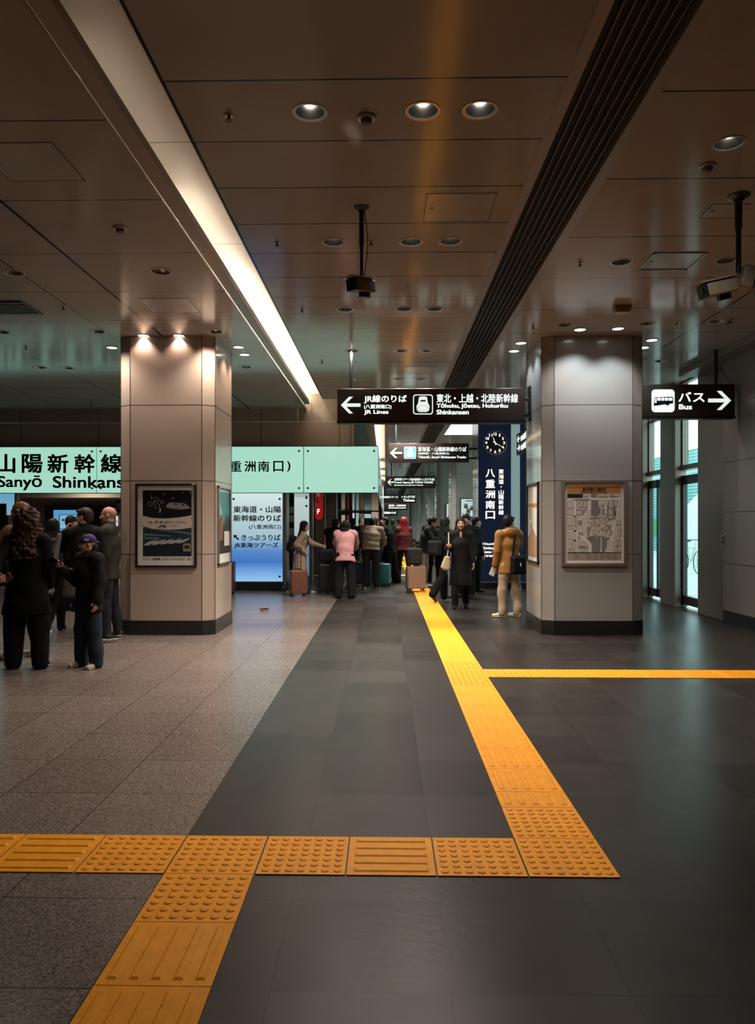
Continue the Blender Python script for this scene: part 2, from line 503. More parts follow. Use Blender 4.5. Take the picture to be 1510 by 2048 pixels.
# glazed front on the right: piers, transom, doors
XF = 5.50
piers = [(11.75, 12.86), (13.88, 14.60), (15.62, 16.30)]
y = 18.6
while y < 78:
    piers.append((y, y + 0.2)); y += 2.4
ZT = 2.52
for i, (a, c) in enumerate(piers):
    b = MB(); b.box((XF - (0.16 if i < 3 else 0.04), a, 0), (XF + (0.06 if i < 3 else 0.08), c, CEIL + 0.3))
    o = b.build('trim_%d' % (4 + i), M['bronze'] if i < 3 else M['stone_grey'], bevel=0.012)
    struct(o, 'bronze clad pier between the glass doors' if i < 3 else None)
gaps = [(piers[i][1], piers[i + 1][0]) for i in range(len(piers) - 1)]
for i, (a, c) in enumerate(gaps):
    if c - a < 0.2: continue
    door = i in (0, 1)
    fr = M['bronze'] if door else M['steel']
    b = MB(); t = 0.05
    zb = ZT if door else 0.25
    b.box((XF - 0.05, a, zb), (XF + 0.1, c, zb + 0.09)); b.box((XF - 0.03, a, CEIL - 0.03), (XF + 0.08, c, CEIL + 0.1))
    b.box((XF - 0.03, a, zb), (XF + 0.08, a + t, CEIL)); b.box((XF - 0.03, c - t, zb), (XF + 0.08, c, CEIL))
    if door: b.box((XF - 0.02, a, 3.62), (XF + 0.06, c, 3.66))
    else:
        b.box((XF - 0.03, a, 0), (XF + 0.08, c, 0.25)); b.box((XF - 0.03, a, 2.5), (XF + 0.08, c, 2.58))
    w = b.build('window_%d' % (i + 1), fr, origin=(XF, (a + c) / 2, zb)); struct(w, 'tall clear pane above a glass door' if door else None)
    p = MB(); p.box((XF + 0.02, a + t, zb + 0.09), (XF + 0.028, c - t, CEIL))
    p.build('pane', M['glass'], w)
    if door:
        d = MB(); z1 = ZT - 0.10
        d.box((XF - 0.03, a, 0.02), (XF + 0.05, a + 0.07, z1)); d.box((XF - 0.03, c - 0.07, 0.02), (XF + 0.05, c, z1))
        d.box((XF - 0.03, a, z1 - 0.16), (XF + 0.05, c, z1)); d.box((XF - 0.03, a, 0.06), (XF + 0.05, c, 0.22))
        if i == 1:
            d.box((XF - 0.03, (a + c) / 2 - 0.04, 0.06), (XF + 0.05, (a + c) / 2 + 0.04, z1))
        dd = d.build('door_%d' % (i + 1), M['blacksteel'], origin=(XF, (a + c) / 2, 0)); struct(dd, 'black framed glass door to the street')
        p = MB(); p.box((XF, a + 0.07, 0.22), (XF + 0.01, c - 0.07, z1 - 0.16)); p.build('pane', M['glass'], dd)
        h = MB(); h.tube((XF - 0.08, a + 0.13, 0.85), (XF - 0.08, a + 0.13, 1.35), 0.014)
        h.tube((XF - 0.08, a + 0.13, 0.9), (XF - 0.02, a + 0.13, 0.9), 0.008); h.tube((XF - 0.08, a + 0.13, 1.3), (XF - 0.02, a + 0.13, 1.3), 0.008)
        h.build('handle', M['steel'], dd)

# ---------------------------------------------------------------- outside, beyond the doors
b = MB(); b.box((5.66, -10, -0.12), (60, 110, -0.02))
struct(b.build('ground', seams(mat('plaza_paving', (0.50, 0.52, 0.50), 0.6, var=0.25, vscale=2.0), [(0, 0.6, 0, 0.012), (1, 0.3, 0, 0.02)], (0.2, 0.22, 0.22))), 'bright paving outside the doors')
tl = seams(mat('louvre_teal', (0.16, 0.42, 0.42), 0.5), [(2, 0.16, 0, 0.03)], (0.06, 0.18, 0.18))
b = MB(); b.box((15.2, 24, -0.02), (16, 46, 5.2))
tag(b.build('louvred_building', tl, origin=(15.6, 35, 0)), 'teal louvred building outside, seen through the right glass door', 'building')
b = MB(); b.prism([(13, 36, -0.02), (13, 36, 0.9), (13, 20, 7.2), (13, 20, -0.02)], (0.6, 0, 0))
tag(b.build('ramp_wall', mat('white_render', (0.82, 0.86, 0.84), 0.6), origin=(13.3, 28, 0)), 'white sloping stair wall outside the right glass door', 'wall')
gb = thing('notice_stand', (11.9, 33.6, 0), 'green notice board on posts outside the left glass door', 'notice board')
b = MB(); b.box((11.85, 32.9, 0.9), (11.92, 33.7, 1.75)); b.build('board', mat('green_board', (0.03, 0.30, 0.14), 0.5), gb)
b = MB(); b.box((11.85, 33.75, 0.9), (11.92, 34.5, 1.7)); b.build('board', mat('brown_board', (0.12, 0.06, 0.04), 0.5), gb)
for yy in (32.95, 33.72, 34.45):
    b = MB(); b.tube((11.95, yy, -0.02), (11.95, yy, 1.75), 0.03, n=10); b.build('post', M['steel'], gb)
# parked bicycle outside the right door
bk = thing('bicycle', (9.6, 23.6, -0.02), 'pale bicycle parked outside the right glass door', 'bicycle')
wm = mat('bicycle_paint', (0.55, 0.58, 0.56), 0.4)
for yy in (23.1, 24.15):
    b = MB()
    for i in range(28):
        a0, a1 = 2*math.pi*i/28, 2*math.pi*(i+1)/28
        b.tube((9.6, yy + 0.33*math.cos(a0), 0.33 + 0.33*math.sin(a0)), (9.6, yy + 0.33*math.cos(a1), 0.33 + 0.33*math.sin(a1)), 0.017, n=6, caps=False)
    for i in range(12):
        a0 = 2*math.pi*i/12
        b.tube((9.6, yy, 0.33), (9.6, yy + 0.33*math.cos(a0), 0.33 + 0.33*math.sin(a0)), 0.004, n=5)
    b.build('wheel', M['blacksteel'], bk)
b = MB()
for p, q in (((23.1,.33),(23.3,.85)), ((23.3,.85),(23.62,.33)), ((23.62,.33),(24.15,.33)), ((24.15,.33),(23.85,.78)), ((23.85,.78),(23.62,.33)), ((23.3,.75),(23.85,.78)), ((23.3,.85),(23.27,1.0)), ((23.85,.78),(23.88,.95))):
    b.tube((9.6, *p), (9.6, *q), 0.018, n=8)
b.build('frame', wm, bk)
b = MB(); b.tube((9.32, 23.35, 1.02), (9.88, 23.35, 1.02), 0.014, n=8); b.build('handlebar', M['blacksteel'], bk)
b = MB(); b.box((9.53, 23.78, 0.95), (9.67, 24.03, 1.0)); b.build('saddle', M['blacksteel'], bk, bevel=0.02)

# ---------------------------------------------------------------- pillars
def pillar(name, x0, x1, yf, dep, m, label, zseams=(1.12, 2.14, 3.19), top=CEIL):
    ch, cd = 0.16, 0.095
    pts = [(x0+ch, yf), (x1-ch, yf), (x1, yf+cd), (x1, yf+dep-cd), (x1-ch, yf+dep), (x0+ch, yf+dep), (x0, yf+dep-cd), (x0, yf+cd)]
    b = MB(); b.prism([(x, y, 0.20) for x, y in pts], (0, 0, top - 0.20), 0)
    cx, cy = (x0+x1)/2, yf + dep/2
    def grow(g, z0, z1, mi):
        q = [(x + math.copysign(g, x-cx), y + math.copysign(g, y-cy)) for x, y in pts]
        b.prism([(x, y, z0) for x, y in q], (0, 0, z1 - z0), mi)
    for z in zseams: grow(0.0012, z - 0.004, z + 0.004, 2)
    n = len(pts)
    for i in range(n):
        x, y = pts[i]
        b.box((x-0.004, y-0.004, 0.2), (x+0.004, y+0.004, top), 2)
    grow(0.012, 0, 0.20, 1)
    o = b.build(name, [m, M['plinth'], M['joint']], origin=(cx, cy, 0))
    struct(o, label)
    return o
pl = at(431, 1268, 10.53); YL = flo(330, 1270).y; YR = flo(1190, 1270.5).y
XL0, XL1 = at(260, 1200, YL).x - 0.16, at(404, 1200, YL).x + 0.16
XR0, XR1 = at(1109, 1200, YR).x - 0.16, at(1265, 1200, YR).x + 0.16
pillar('pillar', XL0, XL1, YL, 1.30, M['stone'], 'pinkish stone pillar on the left with a black base and a train poster')
pillar('pillar_right', XR0, XR1, YR, 1.30, M['stone_grey'], 'grey stone pillar on the right carrying the station map')
for k in range(1, 9):
    yy = YR + 7.25 * k
    pillar('pillar_far', 2.2, 3.55, yy, 1.30, M['stone_grey'], None)
for k in range(1, 9):
    pillar('pillar_far', 3.9, 4.5, YR + 7.25 * k + 3.4, 0.7, M['stone_grey'], None)

# ---------------------------------------------------------------- long backlit fascia sign over the ticket hall
YS = 17.0 - 0.16
def grad_emit(name, stops, axis, lo, hi, s=1.0, spec=0.5):
    """a printed backlit panel: its print changes colour along one axis"""
    m = mat(name, (0.05, 0.06, 0.07), 0.15)
    nt = m.node_tree; bs = nt.nodes['Principled BSDF']
    tc = nt.nodes.new('ShaderNodeTexCoord'); sp = nt.nodes.new('ShaderNodeSeparateXYZ')
    nt.links.new(tc.outputs['Object'], sp.inputs[0])
    mr = nt.nodes.new('ShaderNodeMapRange'); mr.inputs[1].default_value = lo; mr.inputs[2].default_value = hi
    nt.links.new(sp.outputs[axis], mr.inputs[0])
    cr = nt.nodes.new('ShaderNodeValToRGB')
    el = cr.color_ramp.elements
    while len(el) < len(stops): el.new(0.5)
    for e, (p, c) in zip(el, stops):
        e.position = p; e.color = (*c, 1)
    nt.links.new(mr.outputs[0], cr.inputs[0])
    nt.links.new(cr.outputs[0], bs.inputs['Emission Color']); bs.inputs['Emission Strength'].default_value = s
    return m
sg = thing('backlit_sign', at(757, 985, YS), 'long pale green backlit sign over the ticket hall entrance', 'sign')
a0, a1 = at(757, 985, YS), at(757, 893, YS)
zb, zt = a0.z, a1.z
cy = mat('backlit_green_glass', (0.25, 0.32, 0.30), 0.08, 0, (0.36, 0.68, 0.55), 1.0)
cell_x = [-10.9, at(193, 940, YS).x, at(607, 940, YS).x, a0.x]
for i in range(3):
    b = MB(); b.box((cell_x[i] + 0.008, YS, zb), (cell_x[i+1] - 0.008, YS + 0.012, zt))
    b.build('panel', cy, sg)
    b = MB()
    for xx in (cell_x[i] + 0.10, cell_x[i+1] - 0.10):
        for zz in (zb + 0.10, zt - 0.10):
            b.tube((xx, YS - 0.02, zz), (xx, YS + 0.01, zz), 0.024, n=14)
    b.build('bolts', M['darksteel'], sg)
b = MB(); b.box((-10.9, YS + 0.013, zb - 0.012), (a0.x, YS + 0.16, zt + 0.02)); b.build('housing', M['darksteel'], sg)
b = MB(); b.box((-2.4, YS + 0.17, zb), (a0.x - 0.02, 56, zb + 0.04), 0); b.box((a0.x - 0.02, YS + 0.17, zb), (a0.x, 56, zt), 1)
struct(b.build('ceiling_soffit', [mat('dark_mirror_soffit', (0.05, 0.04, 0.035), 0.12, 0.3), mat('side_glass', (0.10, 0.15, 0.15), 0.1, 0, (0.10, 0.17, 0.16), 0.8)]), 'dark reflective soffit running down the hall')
for ch, c in zip('東海道・山陽新幹線', (-198, -146, -93, -40, 12, 64.5, 116, 169.5, 222.5)):
    w = 8 if ch == '・' else (38 if ch == '山' else 42)
    if ch == '・': textpx(sg, ch, c - 4, 922, c + 4, 930, YS, M['ink'])
    else: textpx(sg, ch, c - w/2, 908, c + w/2, 946, YS, M['ink'], 0.028)
textpx(sg, 'Sanyō', -5, 951, 84, 981, YS, M['ink'], 0.022)
textpx(sg, 'Shinkansen', 105.5, 952, 288, 976, YS, M['ink'], 0.022)
textpx(sg, 'Tōkaidō,', -190, 951, -40, 979, YS, M['ink'], 0.022)
for ch, x0, x1 in (('(', 408, 416), ('八', 428, 452), ('重', 460, 483), ('洲', 489, 511.5), ('南', 516, 539), ('口', 546.5, 567), (')', 574, 581)):
    textpx(sg, ch, x0, 922, x1, 943.5, YS, M['ink'], 0.02)

# ---------------------------------------------------------------- blue backlit kiosk panel
YB = 17.05
p0, p1 = at(565, 1163, YB), at(565, 986, YB)
xk0 = -3.75
kb = thing('backlit_kiosk', (-3.0, YB, 0), 'tall white to blue backlit panel of black lettering behind the left pillar', 'sign')
bl = grad_emit('backlit_blue_print', [(0.0, (0.30, 0.55, 0.80)), (0.10, (0.17, 0.38, 0.74)), (0.22, (0.045, 0.17, 0.52)), (0.34, (0.08, 0.24, 0.55)), (0.52, (0.36, 0.53, 0.62)), (0.8, (0.52, 0.66, 0.66)), (1.0, (0.66, 0.80, 0.80))], 2, p0.z, p1.z, 1.0)
b = MB(); b.box((xk0, YB, p0.z), (p0.x, YB + 0.012, p1.z)); b.build('panel', bl, kb)
b = MB(); b.box((xk0, YB + 0.015, 0.0), (p0.x + 0.02, YB + 0.5, p1.z + 0.02)); b.build('housing', M['darksteel'], kb)
b = MB(); b.box((xk0, YB - 0.03, 0.0), (p0.x + 0.02, YB + 0.014, p0.z - 0.01)); b.build('base', M['blacksteel'], kb)
b = MB(); b.box((p0.x + 0.01, YB - 0.02, 0.0), (p0.x + 0.09, YB + 0.5, p1.z + 0.02)); b.build('side_frame', M['bronze'], kb)
b = MB()
for px, py in ((467.5, 998), (559.5, 998), (559.5, 1153)):
    q = at(px, py, YB); b.tube(q - Vector((0, 0.025, 0)), q, 0.026, n=14)
b.build('bolts', M['darksteel'], kb)
for body, x0, y0, x1, y1, bo in (('東海道・山陽', 466.5, 1012, 562, 1025.5, .022), ('新幹線のりば', 466.5, 1029.5, 562, 1043, .022), ('(八重洲南口)', 498, 1049, 562, 1059.5, .018),
                                 ('きっぷうりば', 483, 1069, 561, 1081, .02), ('JR東海ツアーズ', 468.6, 1085, 556.5, 1097, .024)):
    textpx(kb, body, x0, y0, x1, y1, YB, M['ink'], bo)
b = MB(); pxpoly(b, [(467, 1070), (475, 1070), (472.6, 1072.4), (478.5, 1078.3), (476.3, 1080.5), (470.4, 1074.6), (468, 1077)][::-1], YB); b.build('arrow', M['ink'], kb)

# ================================================================ CEILING FIXTURES
def spot(name, loc, power, col, parent, ang=120, blend=0.8, size=0.04, aim=None):
    l = bpy.data.lights.new(name, 'SPOT')
    l.energy = power; l.color = col; l.spot_size = R(ang); l.spot_blend = blend; l.shadow_soft_size = size
    o = bpy.data.objects.new(name, l)
    COL.objects.link(o)
    o.parent = parent
    o.location = Vector(loc) - ORIGIN[parent.name]
    return o
refl_me = None
def downlight(p, power, col, label, group, bulb='bulb', ang=125):
    t = thing('recessed_downlight', p, label, 'ceiling light', group)
    b = MB(); b.lathe(p, [(RD + 0.014, 0.001), (RD + 0.014, -0.004), (RD - 0.004, -0.004), (RD - 0.006, 0.004)], 36); b.build('trim_ring', M['trimring'], t, smooth=True)
    b = MB(); b.lathe(p, [(RD - 0.004, 0.0), (RD - 0.012, 0.028), (0.068, 0.07), (0.046, 0.115)], 36); b.build('reflector', M['reflector'], t, smooth=True)
    b = MB(); b.lathe(p, [(0.0005, 0.040), (0.020, 0.045), (0.036, 0.062), (0.042, 0.085), (0.040, 0.114)], 24); b.build('bulb', M[bulb], t, smooth=True)
    if power:
        spot('lamp', Vector(p) - Vector((0, 0, 0.012)), power, col, t, ang)
    return t
WARM, NEUT, COOL = (1.0, 0.87, 0.74), (1.0, 0.94, 0.86), (0.86, 0.96, 1.0)
rows = ['row nearest the camera', 'second row from the camera', 'third row from the camera', 'fourth row from the camera', 'farthest row']
cols = ['left lamp', 'middle lamp', 'right lamp']
pw = [85, 290, 440, 470, 470]
for i, r in enumerate(mid_rows):
    for j, p in enumerate(r):
        downlight(cei(*p), pw[i] * K_DOWN, WARM if i < 3 else NEUT, 'recessed downlight in the middle ceiling, %s of the %s' % (cols[j], rows[i]), 'downlights of the middle ceiling')
ll = ['lone one beside the cove', 'one right above the left pillar corner', 'far left one at the frame edge', 'one left of the left pillar top',
      'small one cut by the left frame edge', 'one right of the left pillar', 'left one of the close pair over the lettering', 'right one of the close pair over the lettering', 'one hidden behind the left pillar']
for i, p in enumerate(left_deep[:8]):
    downlight(cei(*p), [110, 250, 80, 210, 170, 280, 240, 240][i] * K_DOWN, WARM, 'recessed downlight in the left ceiling, %s' % ll[i], 'downlights of the left ceiling', 'bulbdim')
rl = ['bright one nearest the camera at top right', 'one beside the square hatch', 'one behind the double camera', 'one above the grey pillar left side', 'one above the grey pillar right corner', 'one near the right wall corner', 'one past the grey pillar near the doors']
for i, p in enumerate(right_deep):
    downlight(cei(*p), [70, 130, 60, 120, 70, 40, 80][i] * K_DOWN, WARM if i else COOL, 'recessed downlight in the right ceiling, %s' % rl[i], 'downlights of the right ceiling', 'bulb' if i == 0 else 'bulbdim')
for i, p in enumerate(far_added_pts):  # rows continued down the hall, added to brighten its far end
    downlight(p, 620 * K_DOWN, NEUT, 'small added downlight far down the hall ceiling', 'added far downlights of the hall', 'bulbdim')

def disc_lamp(p, power, col, label, ang=110):
    t = thing('flush_spotlight', p, label, 'ceiling light', 'flush spotlights around the pillars')
    b = MB(); b.lathe(p, [(0.088, 0.0), (0.088, -0.006), (0.074, -0.008), (0.072, -0.002)], 32); b.build('trim_ring', M['trimring'], t, smooth=True)
    b = MB(); b.lathe(p, [(0.0005, -0.003), (0.073, -0.003)], 28); b.build('lens', M['disc'], t)
    spot('lamp', Vector(p) - Vector((0, 0, 0.02)), power, col, t, ang, 0.6, 0.05)
    return t
PINK = (1.0, 0.76, 0.62)
for i, p in enumerate(pill_left):
    disc_lamp(cei(*p), (46 if i < 2 else 34) * K_PILLAR, PINK, 'bright flush spotlight at the left pillar, ' + ['left one before its front', 'right one before its front', 'one beside its left side', 'front one beside its right side', 'rear one beside its right side'][i])
for i, p in enumerate(pill_right):
    disc_lamp(cei(*p), (50 if i < 2 else 34) * K_PILLAR, COOL, 'bright flush spotlight at the grey map pillar, ' + ['left one before its front', 'right one before its front', 'front one beside its left side', 'rear one beside its left side', 'front one beside its right side', 'rear one beside its right side'][i])

# lighting cove tubes (hidden behind the lip, as in the place)
def cove_tube(loc, ln, power, col, parent, rot=0.0):
    l = bpy.data.lights.new('lamp', 'AREA'); l.shape = 'RECTANGLE'; l.size = 0.05; l.size_y = ln; l.energy = power; l.color = col
    o = bpy.data.objects.new('lamp', l); COL.objects.link(o); o.parent = parent
    o.location = Vector(loc) - ORIGIN[parent.name]
    o.rotation_euler = (0, R(180) + R(-25), rot)
    return o
CV = (1.0, 0.84, 0.66)
k = 0
for y0, e in ((2.3, 0.25), (4.4, 1.5), (6.5, 8), (8.6, 24), (10.7, 46), (12.8, 60), (14.9, 60)):
    p = Vector((-1.80, y0 + 1.0, CEIL + 0.06))
    t = thing('cove_light_tube', p, 'fluorescent tube hidden behind the bronze lip of the ceiling cove', 'light tube', 'tubes in the ceiling cove')
    b = MB(); b.tube((p.x, y0, p.z - 0.012), (p.x, y0 + 2.0, p.z - 0.012), 0.012, n=10); b.build('tube', M['white'], t)
    cove_tube(p + Vector((0, 0, 0.01)), 2.0, e * K_COVE, CV, t)
for y0 in (18, 22, 26, 30, 36, 42, 48):
    p = Vector((-0.42, y0 + 2, CEIL + 0.06))
    t = thing('cove_light_tube', p, 'fluorescent tube in the far cove along the hall', 'light tube', 'tubes in the far cove')
    b = MB(); b.tube((p.x, y0, p.z - 0.012), (p.x, y0 + 4.0, p.z - 0.012), 0.012, n=10); b.build('tube', M['white'], t)
    cove_tube(p + Vector((0, 0, 0.01)), 4.0, 75 * K_COVE, CV, t)

# linear air vent in the right half of the middle ceiling
v = thing('linear_vent', (1.36, 5, CEIL), 'long black slotted air vent running along the ceiling', 'ceiling vent')
b = MB(); b.box((1.06, -4, CEIL - 0.004), (1.135, 60, CEIL + 0.10)); b.box((1.575, -4, CEIL - 0.004), (1.66, 60, CEIL + 0.10)); b.build('frame', M['ventframe'], v)
b = MB(); b.box((1.06, -4, CEIL + 0.10), (1.66, 60, CEIL + 0.12)); b.build('backing', M['ventblack'], v)
b = MB()
for i in range(7):
    x = 1.135 + 0.44 * (i + 1) / 8
    b.box((x - 0.0035, -4, CEIL + 0.004), (x + 0.0035, 60, CEIL + 0.05))
b.build('slats', M['ventslat'], v)

# white luminous ceiling panel far right of the vent
t = thing('ceiling_light_panel', (2.2, 20.6, CEIL), 'white luminous ceiling panel left of the clock pillar top', 'ceiling light')
b = MB(); b.box((1.72, 19.3, CEIL - 0.02), (3.6, 21.9, CEIL - 0.006)); b.build('diffuser', emis('luminous_panel', (0.85, 0.95, 0.92), 1.2), t)
b = MB(); b.box((1.68, 19.25, CEIL - 0.015), (3.64, 21.95, CEIL - 0.001)); b.build('frame', M['steel'], t)

# hatches, detectors, sprinklers
def hatch(pts, label, m=None, raised=False):
    q = [cei(*p) for p in pts]
    x0 = min(p.x for p in q); x1 = max(p.x for p in q); y0 = min(p.y for p in q); y1 = max(p.y for p in q)
    t = thing('ceiling_hatch', ((x0+x1)/2, (y0+y1)/2, CEIL), label, 'access panel', 'access hatches in the ceiling')
    w = 0.018 if raised else 0.008
    b = MB(); z0, z1 = CEIL - (0.012 if raised else 0.003), CEIL - 0.0005
    b.box((x0,y0,z0),(x1,y0+w,z1)); b.box((x0,y1-w,z0),(x1,y1,z1)); b.box((x0,y0,z0),(x0+w,y1,z1)); b.box((x1-w,y0,z0),(x1,y1,z1))
    b.build('frame', M['steel'] if raised else M['darksteel'], t)
    b = MB(); b.box((x0+w, y0+w, CEIL-0.002), (x1-w, y1-w, CEIL-0.0005)); b.build('door', M['hatch'], t)
    b = MB(); b.lathe((x0 + 0.06, (y0+y1)/2, CEIL - 0.002), [(0.0005, -0.004), (0.012, -0.004), (0.014, 0)], 12); b.build('latch', M['darksteel'], t)
M['hatch'] = mat('hatch_panel', CE, 0.2, 0, var=0.05, vscale=3, spec=0.6)
hatch([(853,387),(992,387),(976,442),(848,442)], 'rectangular ceiling hatch above the second row of downlights')
hatch([(0,285),(105,285),(170,361),(20,361)], 'dim rectangular ceiling hatch at the upper left')
hatch([(275,597),(376,597),(401,625),(306,625)], 'rectangular ceiling hatch in front of the left pillar')
hatch([(1308,505),(1416,505),(1370,539),(1281,539)], 'square metal rimmed ceiling hatch at the upper right', raised=True)
hatch([(1425,408),(1500,408),(1470,435),(1410,435)], 'faint ceiling hatch behind the double camera pole')
hatch([(809,733),(870,733),(873,746),(806,746)], 'small ceiling hatch just above the hanging arrow sign')
g = cei(20, 615)
t = thing('air_diffuser', g, 'dark square air diffuser at the left frame edge of the ceiling', 'air vent')
b = MB(); b.box((g.x-0.28, g.y-0.28, CEIL-0.012), (g.x+0.28, g.y+0.28, CEIL-0.001)); b.build('frame', M['darksteel'], t)
b = MB()
for i in range(6): b.box((g.x-0.24, g.y-0.24+i*0.085, CEIL-0.02), (g.x+0.24, g.y-0.20+i*0.085, CEIL-0.012))
b.build('louvres', M['ventslat'], t)
def detector(px, py, label, r=0.06, dark=False):
    p = cei(px, py); t = thing('smoke_detector', p, label, 'smoke detector')
    b = MB(); b.lathe(p, [(r, 0), (r, -0.012), (r*0.9, -0.018), (0.0005, -0.018)], 28); b.build('base', M['trimring'], t, smooth=True)
    b = MB(); b.lathe(p, [(r*0.62, -0.018), (r*0.55, -0.045), (r*0.3, -0.055), (0.0005, -0.055)], 24); b.build('sensor', M['camgrey'], t, smooth=True)
def sprinkler(px, py, label):
    p = cei(px, py); t = thing('sprinkler_head', p, label, 'sprinkler', 'sprinkler heads in the ceiling')
    b = MB(); b.lathe(p, [(0.032, 0), (0.030, -0.006), (0.0005, -0.006)], 18); b.build('escutcheon', M['trimring'], t, smooth=True)
    b = MB(); b.lathe(p, [(0.010, -0.006), (0.010, -0.03), (0.024, -0.032), (0.024, -0.036), (0.0005, -0.037)], 14); b.build('deflector', M['darksteel'], t, smooth=True)
detector(733, 234, 'round smoke detector between the nearest downlights')
detector(240, 455, 'small smoke detector in the left ceiling beyond the cove')
detector(1415, 331, 'flat round detector under the bright right downlight')
detector(1458, 640, 'small detector below the double camera')
for px, py, lb in ((458,231,'sprinkler left of the nearest downlight row'), (554,485,'sprinkler left of the second downlight row'), (742,483,'sprinkler beside the camera pole'),
                   (604,619,'sprinkler left of the third downlight row'), (644,723,'sprinkler left of the sign pole'), (1160,526,'sprinkler between vent and square hatch'),
                   (1066,653,'sprinkler left of the grey pillar top'), (1353,645,'sprinkler right of the grey pillar top'), (127,614,'sprinkler in the left ceiling seam'), (52,695,'sprinkler over the reflected lettering')):
    sprinkler(px, py, lb)
# emergency lamp at (1244, 620)
p = cei(1244, 612)
t = thing('emergency_lamp', p, 'small boxy emergency lamp on the ceiling above the grey pillar', 'emergency lamp')
b = MB(); b.box((p.x-0.10, p.y-0.06, CEIL-0.06), (p.x+0.10, p.y+0.06, CEIL-0.001)); b.build('body', M['camgrey'], t, bevel=0.012)
b = MB(); b.box((p.x-0.085, p.y-0.05, CEIL-0.085), (p.x+0.085, p.y+0.05, CEIL-0.06)); b.build('lens', M['cambrown'], t, bevel=0.01)

# ---------------------------------------------------------------- surveillance cameras
def cctv(t, c, yaw, pitch, L=0.26, w=0.06, h=0.05, tan=False):
    rot = Matrix.Rotation(yaw, 3, 'Z') @ Matrix.Rotation(pitch, 3, 'X')
    b = MB(); b.obox(c, (w, L/2, h), rot); body = b.build('camera_body', M['cambrown'] if tan else M['camgrey'], t, bevel=0.012)
    b = MB(); b.obox(Vector(c) + rot @ Vector((0, 0.035, h + 0.008)), (w + 0.012, L/2 + 0.02, 0.006), rot); b.build('sunshield', M['cambrown'] if tan else M['trimring'], t, bevel=0.003)
    f = Vector(c) + rot @ Vector((0, L/2, 0))
    b = MB(); b.obox(f, (w * 0.95, 0.012, h * 0.95), rot); fr = b.build('front_window', M['signblack'], t, bevel=0.004)
    b = MB(); b.tube(f + rot @ Vector((0, 0.008, 0)), f + rot @ Vector((0, 0.02, 0)), 0.028, n=18); b.build('lens', M['darksteel'], fr)
    b = MB(); b.obox(Vector(c) + rot @ Vector((0, -0.03, -h - 0.02)), (0.02, 0.05, 0.02), rot); b.build('mount', M['darksteel'], t)
p = cei(723, 415); q = at(724, 560, p.y)
t = thing('surveillance_camera', p, 'single surveillance camera hanging on a pole from the middle ceiling', 'camera')
b = MB(); b.lathe(p, [(0.065, 0), (0.065, -0.008), (0.03, -0.03)], 24); b.build('ceiling_plate', M['darksteel'], t, smooth=True)
b = MB(); b.tube(p, (p.x, p.y, q.z + 0.28), 0.020); b.tube((p.x, p.y, q.z + 0.29), (p.x, p.y, q.z + 0.02), 0.014); b.build('pole', M['darksteel'], t, smooth=True)
b = MB(); pr = None
for i in range(12):
    a = i / 12 * math.pi; z0 = p.z - 0.02 - (p.z - q.z - 0.05) * i / 12; z1 = p.z - 0.02 - (p.z - q.z - 0.05) * (i + 1) / 12
    b.tube((p.x + 0.02 + 0.03 * math.sin(a), p.y, z0), (p.x + 0.02 + 0.03 * math.sin(a + math.pi/12), p.y, z1), 0.004, n=6)
b.build('cable', M['signblack'], t)
cctv(t, at(723, 572, p.y), R(140), R(-8), 0.24, 0.052, 0.05)
p = cei(1477, 391); q = at(1477, 540, p.y)
t = thing('surveillance_camera', p, 'double surveillance camera hanging on a thick pole at the right edge', 'camera')
b = MB(); b.lathe(p, [(0.085, 0), (0.085, -0.008), (0.04, -0.035)], 24); b.build('ceiling_plate', M['darksteel'], t, smooth=True)
b = MB(); b.tube(p, (p.x, p.y, q.z + 0.32), 0.028); b.tube((p.x, p.y, q.z + 0.33), (p.x, p.y, q.z - 0.02), 0.02); b.build('pole', M['darksteel'], t, smooth=True)
c = at(1492, 556, p.y)
b = MB(); b.obox(c, (0.045, 0.06, 0.085), Matrix.Rotation(R(12), 3, 'Y')); b.build('bracket', M['cambrown'], t, bevel=0.008)
cctv(t, at(1437, 577, p.y), R(100), R(-14), 0.27, 0.065, 0.055, True)
cctv(t, at(1532, 575, p.y), R(-70), R(-14), 0.24, 0.06, 0.05, False)

# ---------------------------------------------------------------- glass smoke screen
t = thing('smoke_screen', (-3, 15.6, CEIL), 'hanging glass smoke screen below the ceiling above the backlit sign', 'glass screen')
gz = at(500, 843, 15.58).z
xs = [-11, -8.6, -6.2, -3.8, at(596, 800, 15.58).x, at(623, 800, 15.58).x, 1.0]
for i in range(len(xs) - 1):
    b = MB(); b.box((xs[i] + 0.01, 15.565, gz), (xs[i+1] - 0.01, 15.575, 4.45 if i > 3 else CEIL - 0.01)); b.build('pane', M['smokeglass'], t)
b = MB(); b.box((-11, 15.555, gz - 0.018), (1.0, 15.585, gz)); b.build('bottom_rail', M['steel'], t)
for i in (1, 2, 3, 4, 5):
    b = MB(); b.box((xs[i] - 0.012, 15.555, gz), (xs[i] + 0.012, 15.585, CEIL)); b.build('mullion', M['steel'], t)

